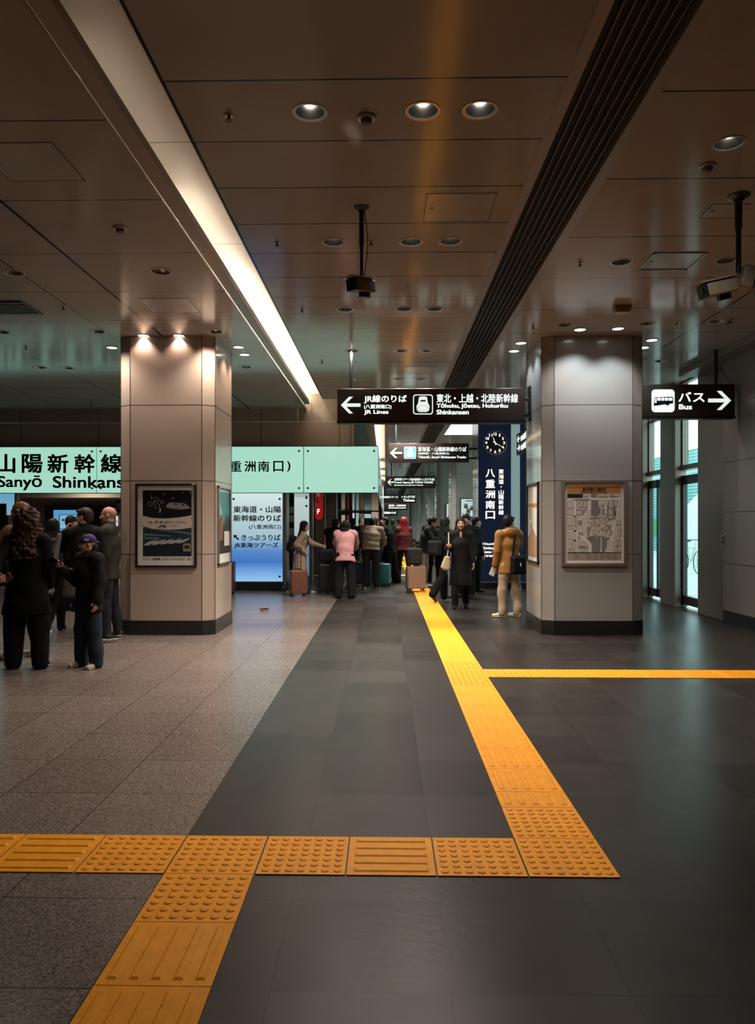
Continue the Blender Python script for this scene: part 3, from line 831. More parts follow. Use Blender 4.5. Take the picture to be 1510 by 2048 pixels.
# ================================================================ HANGING SIGNS
def sign_box(name, x0, y0, x1, y1, Y, label, dep=0.16):
    a, c = at(x0, y1, Y), at(x1, y0, Y)
    t = thing(name, ((a.x + c.x)/2, Y + dep/2, a.z), label, 'sign')
    b = MB(); b.box((a.x, Y, a.z), (c.x, Y + dep, c.z)); b.build('sign_body', M['signbrown'], t, bevel=0.008)
    b = MB(); b.box((a.x - 0.006, Y - 0.006, a.z - 0.035), (c.x + 0.006, Y + dep + 0.006, a.z)); b.build('bottom_rail', M['signblack'], t)
    return t, a, c
def rods(t, pxs, Y, z, wire=True):
    for px in pxs:
        x = at(px, 700, Y).x
        b = MB(); b.tube((x, Y + 0.08, z), (x, Y + 0.08, CEIL), 0.027, n=14); b.build('hanging_rod', M['signblack'], t)
        if wire:
            b = MB(); b.tube((x - 0.17, Y + 0.08, z), (x, Y + 0.08, CEIL - 0.1), 0.005, n=6); b.build('wire', M['darksteel'], t)
def bullet_front(t, x0, y0, x1, y1, Y, bgm):
    b = MB(); pxpoly(b, rrect(x0, y0, x1, y1, (x1-x0)*0.14), Y); pc = b.build('pictogram', M['white_lit'], t)
    w = x1 - x0; g = w * 0.05
    b = MB(); pxpoly(b, rrect(x0+g, y0+g, x1-g, y1-g, w*0.11), Y, lift=0.006); b.build('pictogram_ground', bgm, pc)
    def P(u, v): return (x0 + u * w, y0 + v * (y1 - y0))
    b = MB(); pxpoly(b, [P(u, v) for u, v in ((.30,.14),(.40,.10),(.60,.10),(.70,.14),(.74,.42),(.83,.60),(.80,.80),(.68,.88),(.32,.88),(.20,.80),(.17,.60),(.26,.42))], Y, lift=0.009); b.build('train_nose', M['white_lit'], pc)
    b = MB(); pxpoly(b, [P(.38,.28), P(.62,.28), P(.64,.36), P(.36,.36)], Y, lift=0.012)
    n = 20
    ring = [(.5 + .27*math.cos(2*math.pi*i/n), .70 + .15*math.sin(2*math.pi*i/n)) for i in range(n)]
    for i in range(n):
        a1, a2 = ring[i], ring[(i+1) % n]
        k_ = 0.93
        pxpoly(b, [P(*a1), P(*a2), P(.5+(a2[0]-.5)*k_, .70+(a2[1]-.70)*k_), P(.5+(a1[0]-.5)*k_, .70+(a1[1]-.70)*k_)], Y, lift=0.012)
    b.build('train_windshield', bgm, pc)

# 1 the large sign between the pillars
Y1 = 11.2
t, a, c = sign_box('hanging_sign', 674.5, 776, 1050, 842, Y1, 'large brown hanging sign with white arrow and train symbol between the pillars')
rods(t, [702], Y1, c.z)
b = MB(); pxpoly(b, arrow_pts(681.7, 793.5, 721, 827)[::-1], Y1); b.build('arrow', M['white_lit'], t)
for body, x0, y0, x1, y1, bo in (('JR線のりば', 728, 790, 813.5, 807, .022), ('(八重洲南口)', 728, 809, 783, 818.6, .02), ('JR Lines', 728, 820, 777, 830, .03),
                                 ('東北・上越・北陸新幹線', 873, 787.5, 1036, 805.5, .014), ('Tōhoku, Jōetsu, Hokuriku', 873, 807, 1016, 818, .03), ('Shinkansen', 873, 819.5, 937.6, 829, .03)):
    textpx(t, body, x0, y0, x1, y1, Y1, M['white_lit'], bo)
bullet_front(t, 826, 789, 866, 829, Y1, mat('picto_slate', (0.03, 0.06, 0.075), 0.4))
XB = XR0
for py in (797, 829):
    q = at(1050, py, Y1); b = MB(); b.tube((c.x, Y1 + 0.08, q.z), (XB, Y1 + 0.08, q.z), 0.022, n=10); b.build('bracket_arm', M['signblack'], t)
b = MB(); b.box((XB - 0.03, Y1, a.z), (XB, Y1 + 0.16, c.z + 0.03)); b.build('wall_plate', M['signblack'], t)
# 2 the bus sign
t, a, c = sign_box('hanging_sign', 1255, 768, 1470, 833, Y1, 'brown hanging bus sign with right arrow beside the grey pillar')
rods(t, [1436], Y1, c.z, False)
b = MB(); x = at(1436, 700, Y1).x; b.tube((x + 0.02, Y1 + 0.08, CEIL - 0.2), (x + 0.24, Y1 + 0.08, c.z), 0.005, n=6); b.build('wire', M['darksteel'], t)
b = MB(); pxpoly(b, rrect(1303, 779, 1349, 824.5, 7), Y1); pc = b.build('pictogram', M['white_lit'], t)
b = MB()
pxpoly(b, [(1307,812),(1307.5,806),(1309.5,794.5),(1345,793.5),(1346,796),(1346,807)][::-1], Y1, lift=0.006)
for cx_ in (1315.3, 1334.8):
    pxpoly(b, [(cx_ + 3.3*math.cos(2*math.pi*i/14), 808 + 3.3*math.sin(2*math.pi*i/14)) for i in range(14)], Y1, lift=0.006)
b.build('bus_symbol', M['ink'], pc)
b = MB()
for x0, x1 in ((1314.2,1320.6),(1322,1328),(1329.4,1335.4),(1336.8,1344.3)):
    pxpoly(b, rrect(x0, 795.6, x1, 801.5, 0.8, 2), Y1, lift=0.009)
pxpoly(b, [(1310.5,796),(1312.6,796),(1312.6,806),(1309,806)][::-1], Y1, lift=0.009)
b.build('bus_windows', M['white_lit'], pc)
textpx(t, 'バス', 1356.6, 784, 1409, 804, Y1, M['white_lit'], .018)
textpx(t, 'Bus', 1357.5, 808.5, 1384, 819, Y1, M['white_lit'], .03)
b = MB(); pxpoly(b, arrow_pts(1416, 782, 1462, 820, False), Y1); b.build('arrow', M['white_lit'], t)
# 3 second sign down the hall
Y2 = 18.0
t, a, c = sign_box('hanging_sign', 777, 886.5, 937.5, 922, Y2, 'brown hanging sign with pale blue train symbol left of the clock')
rods(t, [792], Y2, c.z, False)
b = MB(); pxpoly(b, arrow_pts(780, 896, 804, 916)[::-1], Y2); b.build('arrow', M['white_lit'], t)
bullet_front(t, 808, 893.6, 832, 918, Y2, emis('picto_blue', (0.08, 0.42, 0.60), 0.9))
for body, x0, y0, x1, y1, bo in (('東海道・山陽新幹線のりば', 836, 893.6, 932.7, 903, .014), ('(新幹線・八重洲南口)', 836, 904.5, 898, 910, .010), ('Tōkaidō, Sanyō Shinkansen Tracks', 836, 911.5, 932, 918, .018)):
    textpx(t, body, x0, y0, x1, y1, Y2, M['white_lit'], bo)
for py in (897, 916):
    q = at(940, py, Y2); b = MB(); b.tube((c.x, Y2 + 0.08, q.z), (2.21, Y2 + 0.08, q.z), 0.025, n=8); b.build('bracket_arm', M['signblack'], t)
# 4 third sign
Y3 = 32.5
t, a, c = sign_box('hanging_sign', 773, 952, 870, 975, Y3, 'third brown hanging sign down the hall with white arrow')
rods(t, [783], Y3, c.z, False)
b = MB(); pxpoly(b, arrow_pts(775, 958.5, 788, 970.5)[::-1], Y3); b.build('arrow', M['white_lit'], t)
for body, x0, y0, x1, y1, bo in (('JR東海ツアーズ(JR全線きっぷうりば)', 788.5, 956, 869, 962, .02), ('Travel Agency JR TOKAI TOURS', 788.5, 963, 866, 967.5, .03), ('Shinkansen and JR Line Tickets', 788.5, 969, 846, 972, .02)):
    textpx(t, body, x0, y0, x1, y1, Y3, M['white_lit'], bo)
for py in (957, 970):
    q = at(870, py, Y3); b = MB(); b.tube((c.x, Y3 + 0.08, q.z), (2.21, Y3 + 0.08, q.z), 0.03, n=8); b.build('bracket_arm', M['signblack'], t)
# 5 farther signs
for Yf, x0, y0, x1, y1, lines, lb in (
    (46.0, 764, 989, 832, 1005, [('JR東海ツアーズ', 765, 992, 796, 997), ('← きっぷうりば', 803, 991, 830, 996), ('Tickets', 806, 998, 829, 1003)], 'fourth brown hanging sign down the hall in two halves'),
    (58.0, 764, 1007, 815, 1019, [('東海道・山陽新幹線', 777, 1009, 812, 1013), ('Shinkansen', 777, 1014, 812, 1017)], 'fifth hanging sign far down the hall with a pale symbol'),
    (72.0, 763, 1021, 795, 1030, [('新幹線のりば', 765, 1023, 792, 1028)], 'last small hanging sign at the far end of the hall')):
    t, a, c = sign_box('hanging_sign', x0, y0, x1, y1, Yf, lb)
    rods(t, [x0 + 8], Yf, c.z, False)
    for body, u0, v0, u1, v1 in lines: textpx(t, body, u0, v0, u1, v1, Yf, M['white_lit'], .03)
# 6 sign seen end-on beside the grey pillar
XS6 = 2.98
t = thing('hanging_sign', (XS6 + 0.08, 16.4, 3.05), 'dark hanging sign seen at an angle left of the grey pillar', 'sign')
z0, z1 = atx(1033, 911, XS6).z, atx(1033, 869, XS6).z
ya = atx(1033, 900, XS6).y
b = MB(); b.box((XS6, ya - 2.6, z0), (XS6 + 0.16, ya, z1)); b.build('sign_body', M['signbrown'], t, bevel=0.008)
h = z1 - z0
for f0, f1, body in ((0.56, 0.88, '←'), (0.14, 0.46, '→')):
    text(t, body, (XS6, ya - 0.1, z0 + h*f0), (0, -0.35, 0), (0, 0, h*(f1-f0)), M['white_lit'], .03, 'arrow')
    b = MB()
    for i in range(5): b.box((XS6 - 0.006, ya - 0.78 - i*0.26, z0 + h*f0), (XS6, ya - 0.56 - i*0.26, z0 + h*(f0 + 0.22 + 0.04*(i % 3))))
    b.build('lettering_marks', M['white_lit'], t)
b = MB(); b.tube((XS6 + 0.08, ya - 0.5, z1), (XS6 + 0.08, ya - 0.5, CEIL), 0.027, n=10); b.build('hanging_rod', M['signblack'], t)

# ================================================================ POSTERS, CLOCK PILLAR, HALL
def poster_frame(name, x0, y0, x1, y1, Y, label, fw=0.03, dep=0.035, fm='blacksteel', cat='poster'):
    a, c = at(x0, y1, Y), at(x1, y0, Y)
    t = thing(name, ((a.x+c.x)/2, Y, (a.z+c.z)/2), label, cat)
    b = MB(); F = Y - dep
    b.box((a.x, F, a.z), (c.x, Y, a.z+fw)); b.box((a.x, F, c.z-fw), (c.x, Y, c.z)); b.box((a.x, F, a.z+fw), (a.x+fw, Y, c.z-fw)); b.box((c.x-fw, F, a.z+fw), (c.x, Y, c.z-fw))
    b.build('frame', M[fm], t, bevel=0.004)
    b = MB(); b.box((a.x+fw, Y-0.014, a.z+fw), (c.x-fw, Y-0.001, c.z-fw)); b.build('sheet', M['paper'], t)
    return t
# --- train museum poster on the left pillar
YP = YL - 0.002
t = poster_frame('framed_poster', 271.7, 966.8, 394, 1135, YP, 'black framed poster of dark train halls on the front of the left pillar', 0.032)
YQ = YP - 0.014
def Z5(u, v): return (260 + u/6.864, 950 + v/6.864)
def zp(mb, pts, lift, Z=Z5, Y=None):
    P = [Z(u, v) for u, v in pts]
    ar = sum(P[i][0]*P[(i+1) % len(P)][1] - P[(i+1) % len(P)][0]*P[i][1] for i in range(len(P)))
    pxpoly(mb, P if ar > 0 else P[::-1], Y if Y else YQ, 0.0008, 0, lift)
def ink(name, pts_list, m, lift, parent, Z=Z5, Y=None):
    b = MB()
    for p in pts_list: zp(b, p, lift, Z, Y)
    return b.build(name, m, parent)
def rc(x0, y0, x1, y1): return [(x0,y0),(x1,y0),(x1,y1),(x0,y1)]
ink('dark_photo', [rrect(175,210,845,610,18)], mat('photo_black', (0.010,0.011,0.012), 0.25), 0.001, t)
ink('hall_photo', [rrect(178,720,845,1115,18)], mat('photo_blue', (0.022,0.040,0.052), 0.25), 0.001, t)
ph = ink('hall_ceiling', [[(180,735),(845,820),(845,790),(520,745)], [(185,800),(560,830),(560,846),(185,830)], [(185,850),(400,858),(400,884),(185,880)]], mat('photo_steel', (0.10,0.13,0.14), 0.3), 0.002, t)
ink('hall_floor', [[(180,965),(845,930),(845,1112),(180,1112)]], mat('photo_floor', (0.012,0.018,0.028), 0.3), 0.002, t)
trains = []
for k_ in range(5):
    x, y = 190 + k_*112, 968 - k_*8
    trains.append([(x,y),(x+28,y-34),(x+95,y-62+k_*4),(x+190,y-78),(x+150,y-40),(x+80,y-6),(x+20,y+2)])
ink('train_row', trains, mat('photo_train', (0.36,0.36,0.35), 0.3), 0.003, t)
ink('engine', [rrect(730,940,835,1050,14)], mat('photo_engine', (0.25,0.18,0.13), 0.3), 0.004, t)
ink('engine_window', [rc(750,968,815,1010)], M['ink'], 0.005, t)
ink('train_nose', [[(490,440),(520,392),(560,378),(650,380),(760,392),(838,458),(770,468),(650,476),(560,466)]], mat('photo_nose', (0.22,0.20,0.19), 0.3), 0.003, t)
ink('nose_shadow', [[(545,450),(640,462),(700,440),(680,452),(640,470),(560,462)], [(600,392),(640,388),(660,404),(620,408)], [(700,400),(740,402),(760,420),(715,416)]], M['ink'], 0.004, t)
ink('spark_lights', [[(u+7*math.cos(i*.63), v+7*math.sin(i*.63)) for i in range(10)] for u, v in ((296,292),(462,266),(300,322),(728,240),(590,316),(330,376),(820,232))] + [[(405,520),(412,455),(424,455),(416,520)]], M['paper'], 0.004, t)
rings = []
for cu, cv, rr in ((278,398,34),(375,424,36),(365,335,34),(440,370,26)):
    for i in range(18):
        if i % 5 == 4: continue
        a1, a2 = 2*math.pi*i/18, 2*math.pi*(i+1)/18
        rings.append([(cu+rr*math.cos(a1), cv+rr*math.sin(a1)), (cu+rr*math.cos(a2), cv+rr*math.sin(a2)), (cu+(rr-7)*math.cos(a2), cv+(rr-7)*math.sin(a2)), (cu+(rr-7)*math.cos(a1), cv+(rr-7)*math.sin(a1))])
ink('wheel_rings', rings, M['greyink'], 0.004, t)
ink('banner', [[(155,552),(300,590),(500,598),(700,580),(850,552),(828,650),(850,722),(700,745),(480,752),(300,738),(155,690)]], mat('banner_paper', (0.50,0.42,0.37), 0.5), 0.006, t)
def zt_(body, u0, v0, u1, v1, m, bo, Z=Z5, Y=None, par=None, lift=0.008):
    a, c = Z(u0, v0), Z(u1, v1)
    textpx(par or t, body, a[0], a[1], c[0], c[1], Y or YQ, m, bo, lift=lift)
zt_('さあ、夢と想い出のミュージアムへ。', 252, 630, 780, 666, M['ink'], .012)
ink('logo_mark', [[(375,724),(430,690),(520,686),(488,692),(470,704),(440,706),(405,722)], [(455,722),(478,700),(498,698),(480,710),(495,718),(515,716),(500,722)]], M['ink'], 0.008, t)
zt_('リニア・鉄道館', 530, 692, 646, 707, M['greyink'], .012)
zt_('リニア・鉄道館', 180, 1138, 420, 1168, M['ink'], .03)
ink('fine_print', [rc(440,1142,540,1150), rc(440,1155,545,1162), rc(560,1142,640,1150), rc(575,1155,630,1162), rc(650,1140,760,1148), rc(650,1152,752,1160), rc(790,1140,835,1165)], M['greyink'], 0.006, t)
ink('frame_tag', [rc(850,122,908,136)], M['whiteink'], 0.024, t)
# --- poster on the right side of the left pillar
XP = XL1 + 0.001
zz0, zz1 = atx(447, 1128, XP).z, atx(447, 974, XP).z
y0_, y1_ = YL + 0.22, YL + 1.05
t = thing('framed_poster', (XP, (y0_+y1_)/2, (zz0+zz1)/2), 'framed teal and dark poster on the right side of the left pillar', 'poster')
b = MB()
for lo, hi in (((XP, y0_, zz0), (XP+.03, y1_, zz0+.03)), ((XP, y0_, zz1-.03), (XP+.03, y1_, zz1)), ((XP, y0_, zz0), (XP+.03, y0_+.03, zz1)), ((XP, y1_-.03, zz0), (XP+.03, y1_, zz1))): b.box(lo, hi)
b.build('frame', M['steel'], t, bevel=0.003)
def xquad(name, par, u0, v0, u1, v1, m, lift, poly=None):
    b = MB(); X = XP + lift
    pts = poly or [(u0,v0),(u1,v0),(u1,v1),(u0,v1)]
    b.prism([(X, y0_+.03+(y1_-y0_-.06)*u, zz0+.03+(zz1-zz0-.06)*v) for u, v in pts], (0.001, 0, 0)); b.build(name, m, par)
xquad('sheet', t, 0, 0, 1, 1, M['paper'], 0.004)
xquad('teal_sky', t, 0, 0.45, 1, 0.96, mat('print_teal', (0.05, 0.20, 0.20), 0.3), 0.006)
xquad('dark_crowd', t, 0, 0.12, 1, 0.55, mat('print_dark', (0.03, 0.022, 0.018), 0.3), 0.007, [(0,.12),(1,.12),(1,.6),(.7,.66),(.5,.5),(.2,.64),(0,.5)])
xquad('brown_shape', t, 0, 0, 1, 1, mat('print_brown', (0.20, 0.09, 0.03), 0.3), 0.009, [(0.1,.3),(.35,.3),(.4,.62),(.2,.66)])
xquad('pale_peak', t, 0, 0, 1, 1, mat('print_mint', (0.25, 0.42, 0.38), 0.3), 0.010, [(0.05,.62),(.35,.66),(.05,.86)])
xquad('white_card', t, .5, .22, .95, .42, M['paper'], 0.011)
# --- station map on the grey pillar
YP = YR - 0.002; YQ = YP - 0.014
def Z4(u, v): return (1110 + u/9.4375, 950 + v/9.4375)
f0, f1 = Z4(117, 95), Z4(1350, 1720)
t = poster_frame('station_map', f0[0], f0[1], f1[0], f1[1], YP, 'brown framed station map with orange header on the grey pillar', 0.045, cat='map', fm='bronze')
kw = dict(Z=Z4, Y=YQ)
ink('map_ground', [rc(230,350,1250,1460)], M['mapland'], 0.001, t, **kw)
ink('header_band', [rc(230,210,1245,348)], M['ochre'], 0.001, t, **kw)
ink('legend_band', [rc(235,1475,1255,1605)], mat('legend_tan', (0.28,0.235,0.19), .5), 0.001, t, **kw)
ink('legend_rule', [rc(235,1460,1250,1474)], M['ink'], 0.002, t, **kw)
zt_('東京駅ご案内', 512, 238, 948, 296, M['ink'], .02, Z4, YQ, t)
zt_('Tōkyō Station Information', 482, 306, 990, 344, M['ink'], .02, Z4, YQ, t)
ink('title_plate', [rc(230,355,520,436)], M['ink'], 0.002, t, **kw)
zt_('東京駅周辺ご案内', 242, 376, 500, 405, M['paper'], .01, Z4, YQ, t)
ink('streets', [rc(230,432,1250,470), rc(352,480,396,1460), [(620,480),(680,480),(680,640),(560,780),(520,780),(620,680)], [(420,1060),(520,1150),(690,1300),(690,1460),(640,1460),(640,1320),(400,1110)],
               rc(230,768,400,796), rc(230,1040,400,1066), rc(230,1228,400,1250), [(1190,480),(1230,480),(1080,1240),(1040,1240)]], mat('map_street', (0.58,0.56,0.52), .5), 0.002, t, **kw)
blocks = [(232,500,345,632),(232,632,350,760),(232,805,362,962),(232,990,345,1032),(245,1070,380,1225),(255,1250,322,1410),(322,1250,390,1410),(260,1435,400,1460),(396,495,455,660),(470,495,525,615),(535,490,610,615),(470,620,600,665),(400,675,515,755),(440,1250,560,1345),(440,1395,545,1460),(560,1395,625,1460),(818,355,940,415),(945,355,1000,415),(1080,355,1200,410),(1010,480,1095,630),(1005,640,1085,760),(1110,485,1195,600),(1110,610,1160,760),(525,355,620,418),(1190,1060,1250,1150),(1140,1150,1230,1230),(1120,1260,1180,1340),(1190,1250,1250,1330),(1105,1345,1170,1440),(1180,1340,1250,1440),(990,800,1090,835),(1150,860,1245,940),(1190,960,1250,1040)]
ink('block_outlines', [rc(*q) for q in blocks], M['greyink'], 0.003, t, **kw)
ink('block_fills', [rc(a0+7, b0+7, a1-7, b1-7) for a0, b0, a1, b1 in blocks], mat('map_block', (0.42,0.40,0.365), .5), 0.004, t, **kw)
ink('station_hall', [[(680,475),(810,475),(815,560),(860,610),(860,770),(680,780)], [(610,1200),(650,1160),(860,1150),(850,1460),(690,1460),(690,1300)], [(880,1180),(975,1190),(975,1330),(930,1460),(880,1460)], rc(680,352,792,418)], mat('map_hall', (0.17,0.16,0.155), .5), 0.003, t, **kw)
ink('dark_blocks', [rc(432,860,508,932), [(440,1080,),(475,1080),(470,1140),(440,1120)], rc(485,1080,525,1125), [(440,1150),(490,1195),(440,1195)], [(515,680),(565,690),(510,755)], rc(440,1350,620,1375), rc(378,780,400,1010), rc(340,450,660,470), [(1095,480),(1110,480),(1145,770),(1140,830),(1110,845),(1085,770)], [(985,560),(1005,480),(1005,760),(985,760)], [(1050,1050),(1085,1050),(1060,1160)], rc(1040,355,1075,415), rc(605,980,645,1130), rc(650,800,890,818), rc(860,560,930,590), rc(890,640,975,735)], M['greyink'], 0.004, t, **kw)
rg = random.Random(3)
bits, wbits = [], []
for i in range(120):
    u, v = rg.uniform(590, 1040), rg.uniform(770, 1200); w, h = rg.uniform(8, 46), rg.uniform(8, 26)
    (bits if i % 3 else wbits).append(rc(u, v, u+w, v+h))
ink('platform_marks', bits, M['greyink'], 0.0045, t, **kw)
ink('passage_marks', wbits + [rc(862,590,880,1460), rc(650,780,970,798), rc(900,780,915,1010), rc(820,600,870,612), rc(940,560,970,740), rc(830,740,870,770), rc(800,1010,1000,1022)], M['paper'], 0.0055, t, **kw)
leg = []
for u in (370, 590, 730, 850, 975, 1095):
    for v in (1495, 1520, 1545, 1570):
        leg.append(rc(u, v, u + rg.uniform(40, 110), v + 9))
ink('legend_text', leg, M['greyink'], 0.003, t, **kw)
# --- poster on the left side of the grey pillar
XP = XR0 - 0.001
y0_, y1_ = YR + 0.24, YR + 1.07
zz0, zz1 = atx(1066, 1125, XP).z, atx(1066, 967, XP).z
t = thing('framed_poster', (XP, (y0_+y1_)/2, (zz0+zz1)/2), 'framed pale mountain poster on the left side of the grey pillar', 'poster')
b = MB()
for lo, hi in (((XP-.03, y0_, zz0), (XP, y1_, zz0+.03)), ((XP-.03, y0_, zz1-.03), (XP, y1_, zz1)), ((XP-.03, y0_, zz0), (XP, y0_+.03, zz1)), ((XP-.03, y1_-.03, zz0), (XP, y1_, zz1))): b.box(lo, hi)
b.build('frame', M['darksteel'], t, bevel=0.003)
def xquadn(name, par, pts, m, lift):
    b = MB(); X = XP - lift
    b.prism([(X, y1_-.03-(y1_-y0_-.06)*u, zz0+.03+(zz1-zz0-.06)*v) for u, v in pts], (-0.001, 0, 0)); b.build(name, m, par)
xquadn('sheet', t, [(0,0),(1,0),(1,1),(0,1)], M['paper'], 0.004)
xquadn('gold_band', t, [(0,.72),(1,.70),(1,.76),(0,.76)], M['ochre'], 0.006)
xquadn('mountain', t, [(0,.05),(1,.05),(1,.3),(.75,.34),(.45,.44),(.2,.36),(0,.3)], mat('print_mountain', (0.36,0.24,0.15), .4), 0.006)
xquadn('text_marks', t, [(.15,.55),(.3,.55),(.3,.70),(.15,.70)], M['midgrey'], 0.007)
xquadn('text_marks', t, [(.15,.36),(.4,.36),(.4,.50),(.15,.50)], M['midgrey'], 0.007)

# --- clock pillar with blue lettered board
YC = YR + 7.25 - 0.06
a, c = at(957, 1163, YC), at(1022, 800, YC)
t = thing('blue_signboard', ((a.x+c.x)/2, YC, 0.2), 'tall dark blue signboard with white vertical lettering on the second pillar', 'sign')
b = MB(); b.box((a.x, YC, a.z), (c.x, YC + 0.028, CEIL - 0.02)); b.build('board', M['navy'], t)
e = at(1040, 1163, YC)
b = MB(); b.box((c.x, YC + 0.005, a.z), (e.x, YC + 0.028, CEIL - 0.02)); b.build('side_strip', emis('strip_mint', (0.22, 0.33, 0.32), 0.8), t)
g = at(1075, 1163, YC)
b = MB(); b.box((e.x, YC, a.z), (g.x, YC + 0.028, CEIL - 0.02)); b.build('side_board', M['navy'], t)
b = MB(); b.box((a.x, YC - 0.005, a.z - 0.03), (g.x, YC + 0.028, a.z)); b.build('bottom_trim', M['steel'], t)
wl = M['white_lit_warm']
for ch, ya_, yb_ in (('八', 938, 954.5), ('重', 959, 976), ('洲', 980.7, 996.5), ('南', 1001, 1017.8), ('口', 1022, 1038)):
    textpx(t, ch, 971, ya_, 990, yb_, YC, wl, .025)
for i, ch in enumerate('東海道・山陽新幹線'):
    ya_ = 938.2 + i * 10.25
    if ch == '・': textpx(t, ch, 1001, ya_ + 3.4, 1003.5, ya_ + 5.9, YC, wl, .01)
    else: textpx(t, ch, 997, ya_, 1007.5, ya_ + 9.4, YC, wl, .02)
for i, (s_, w_) in enumerate((('Tōkaidō, Sanyō', 50), ('Shinkansen', 38), ('Yaesu South', 41), ('Entrance', 31))):
    textpx(t, s_, 963.4, 1085.4 + i * 7.6, 963.4 + w_, 1091.2 + i * 7.6, YC, wl, .025)
ck = at(990, 886, YC - 0.003); rk = 23.4 / 1490 * 17.6
t = thing('wall_clock', ck, 'round black clock with white numerals on the blue signboard', 'clock')
def ring3(c, r0, r1, y0, y1, n=48):
    b = MB(); v = []
    for r, y in ((r0, y0), (r1, y0), (r1, y1), (r0, y1)):
        for i in range(n):
            an = 2*math.pi*i/n; v.append((c.x + r*math.cos(an), y, c.z + r*math.sin(an)))
    f = []
    for k_ in range(4):
        for i in range(n):
            j = (i+1) % n; k2 = (k_+1) % 4
            f.append((k_*n+i, k_*n+j, k2*n+j, k2*n+i))
    return b.add(v, f)
b = MB(); b.tube((ck.x, YC - 0.03, ck.z), (ck.x, YC, ck.z), rk * 0.98, n=48); b.build('dial', M['signblack'], t)
ring3(ck, rk * 0.94, rk * 1.02, YC - 0.045, YC).build('rim', M['steel'], t)
for hh in range(1, 13):
    an = R(90 - 30 * hh); q = Vector((ck.x + rk * 0.75 * math.cos(an), YC - 0.03, ck.z + rk * 0.75 * math.sin(an)))
    w_ = rk * (0.17 if hh < 10 else 0.27) * (0.6 if hh == 1 else 1); h_ = rk * 0.24
    text(t, str(hh), q - Vector((w_/2, 0, h_/2)), (w_, 0, 0), (0, 0, h_), wl, .03, 'numeral')
def hand(deg, ln, w, back, name):
    d = Vector((math.sin(R(deg)), 0, math.cos(R(deg)))); s = Vector((d.z, 0, -d.x))
    b = MB(); o = Vector((ck.x, YC - 0.036, ck.z))
    b.prism([o - d*back - s*w, o - d*back + s*w, o + d*ln + s*w*0.5, o + d*ln - s*w*0.5], (0, -0.004, 0)); b.build(name, wl, t)
hand(340, rk*0.5, rk*0.045, rk*0.2, 'hour_hand'); hand(120, rk*0.78, rk*0.032, rk*0.22, 'minute_hand')

# --- lit posters on the far pillars
for k_, (x0, y0, x1, y1) in enumerate(((922, 998, 975, 1033), (893, 1008, 928, 1038), (873, 1015, 903, 1041), (858, 1020, 884, 1042))):
    Yf = YR + 7.25 * (k_ + 2) - 0.004
    a, c = at(x0, y1, Yf), at(x1, y0, Yf)
    c.x = min(c.x, 3.3)
    t = thing('lit_poster', ((a.x+c.x)/2, Yf, a.z), 'pale lit advertisement on the ' + ['third', 'fourth', 'fifth', 'sixth'][k_] + ' pillar down the hall', 'poster')
    b = MB(); b.box((a.x-.03, Yf-.05, a.z-.03), (c.x+.03, Yf, c.z+.03)); b.build('frame', M['darksteel'], t)
    b = MB(); b.box((a.x, Yf-.056, a.z), (c.x, Yf-.05, c.z)); b.build('sheet', emis('lit_sheet', [(0.42, 0.55, 0.55), (0.45, 0.58, 0.55), (0.35, 0.45, 0.7), (0.3, 0.6, 0.65)][k_], 0.9), t)
    w_, h_ = c.x - a.x, c.z - a.z
    b = MB()
    for u, v in ((.2,.62),(.45,.5),(.7,.66),(.3,.36)):
        b.tube((a.x + w_*u, Yf-.06, a.z + h_*v), (a.x + w_*u, Yf-.056, a.z + h_*v), w_*.09, n=10); b.box((a.x + w_*(u-.08), Yf-.06, a.z + h_*(v-.16)), (a.x + w_*(u+.08), Yf-.056, a.z + h_*(v-.06)))
    b.build('figures', M['greyink'], t)
    b = MB(); b.box((a.x + w_*.2, Yf-.06, a.z + h_*.86), (a.x + w_*.85, Yf-.056, a.z + h_*.92)); b.build('heading', M['greyink'], t)
    if k_ < 2: textpx(t, '1-27', x0 + 3, y1 - 7, x0 + 18, y1 - 2, Yf - .058, M['ink'], .03)

# --- hall behind the backlit sign
b = MB(); b.box((-11, 23.0, 0), (-3.7, 23.1, 4.1)); struct(b.build('wall_ticket_hall', M['brownpanel']), 'brown back wall of the ticket hall')
b = MB(); b.box((-11, 19.4, 2.45), (-4.0, 19.6, 2.75)); b.box((-11, 21.4, 2.28), (-4.0, 21.6, 2.6)); struct(b.build('trim_20', M['lip']), 'brown soffit beams inside the ticket hall')
b = MB(); b.box((-11, 17.2, 2.9), (-3.7, 23, 2.95)); struct(b.build('ceiling_ticket_hall', M['brownpanel']))
b = MB(); b.box((-3.76, 17.6, 0), (-3.7, 23, 2.9)); struct(b.build('wall_hall_side', M['brownpanel']))
for xx in (-8.5, -6.0):  # unseen lamps, added to brighten the ticket hall
    p = Vector((xx, 20.5, 2.9)); t = thing('added_hall_lamp', p, 'round added ceiling lamp brightening the ticket hall', 'ceiling light', 'added lamps of the ticket hall')
    b = MB(); b.lathe(p, [(0.0005, -0.02), (0.12, -0.02), (0.13, 0)], 20); b.build('lens', M['disc'], t); spot('lamp', p - Vector((0, 0, .05)), 220, WARM, t, 165)
t = thing('ticket_screen', at(140, 1060, 22.6), 'wide dark monitor with a bright blue picture in the ticket hall', 'screen')
a, c = at(90, 1075, 22.7), at(226, 1012, 22.7)
b = MB(); b.box((a.x, 22.7, a.z), (c.x, 22.95, c.z)); b.build('housing', M['signblack'], t)
a, c = at(107, 1062, 22.68), at(172, 1020, 22.68)
b = MB(); b.box((a.x, 22.68, a.z), (c.x, 22.7, c.z)); b.build('screen', emis('screen_blue', (0.10, 0.34, 0.62), 0.9), t)
a, c = at(118, 1058, 22.66), at(161, 1029, 22.66)
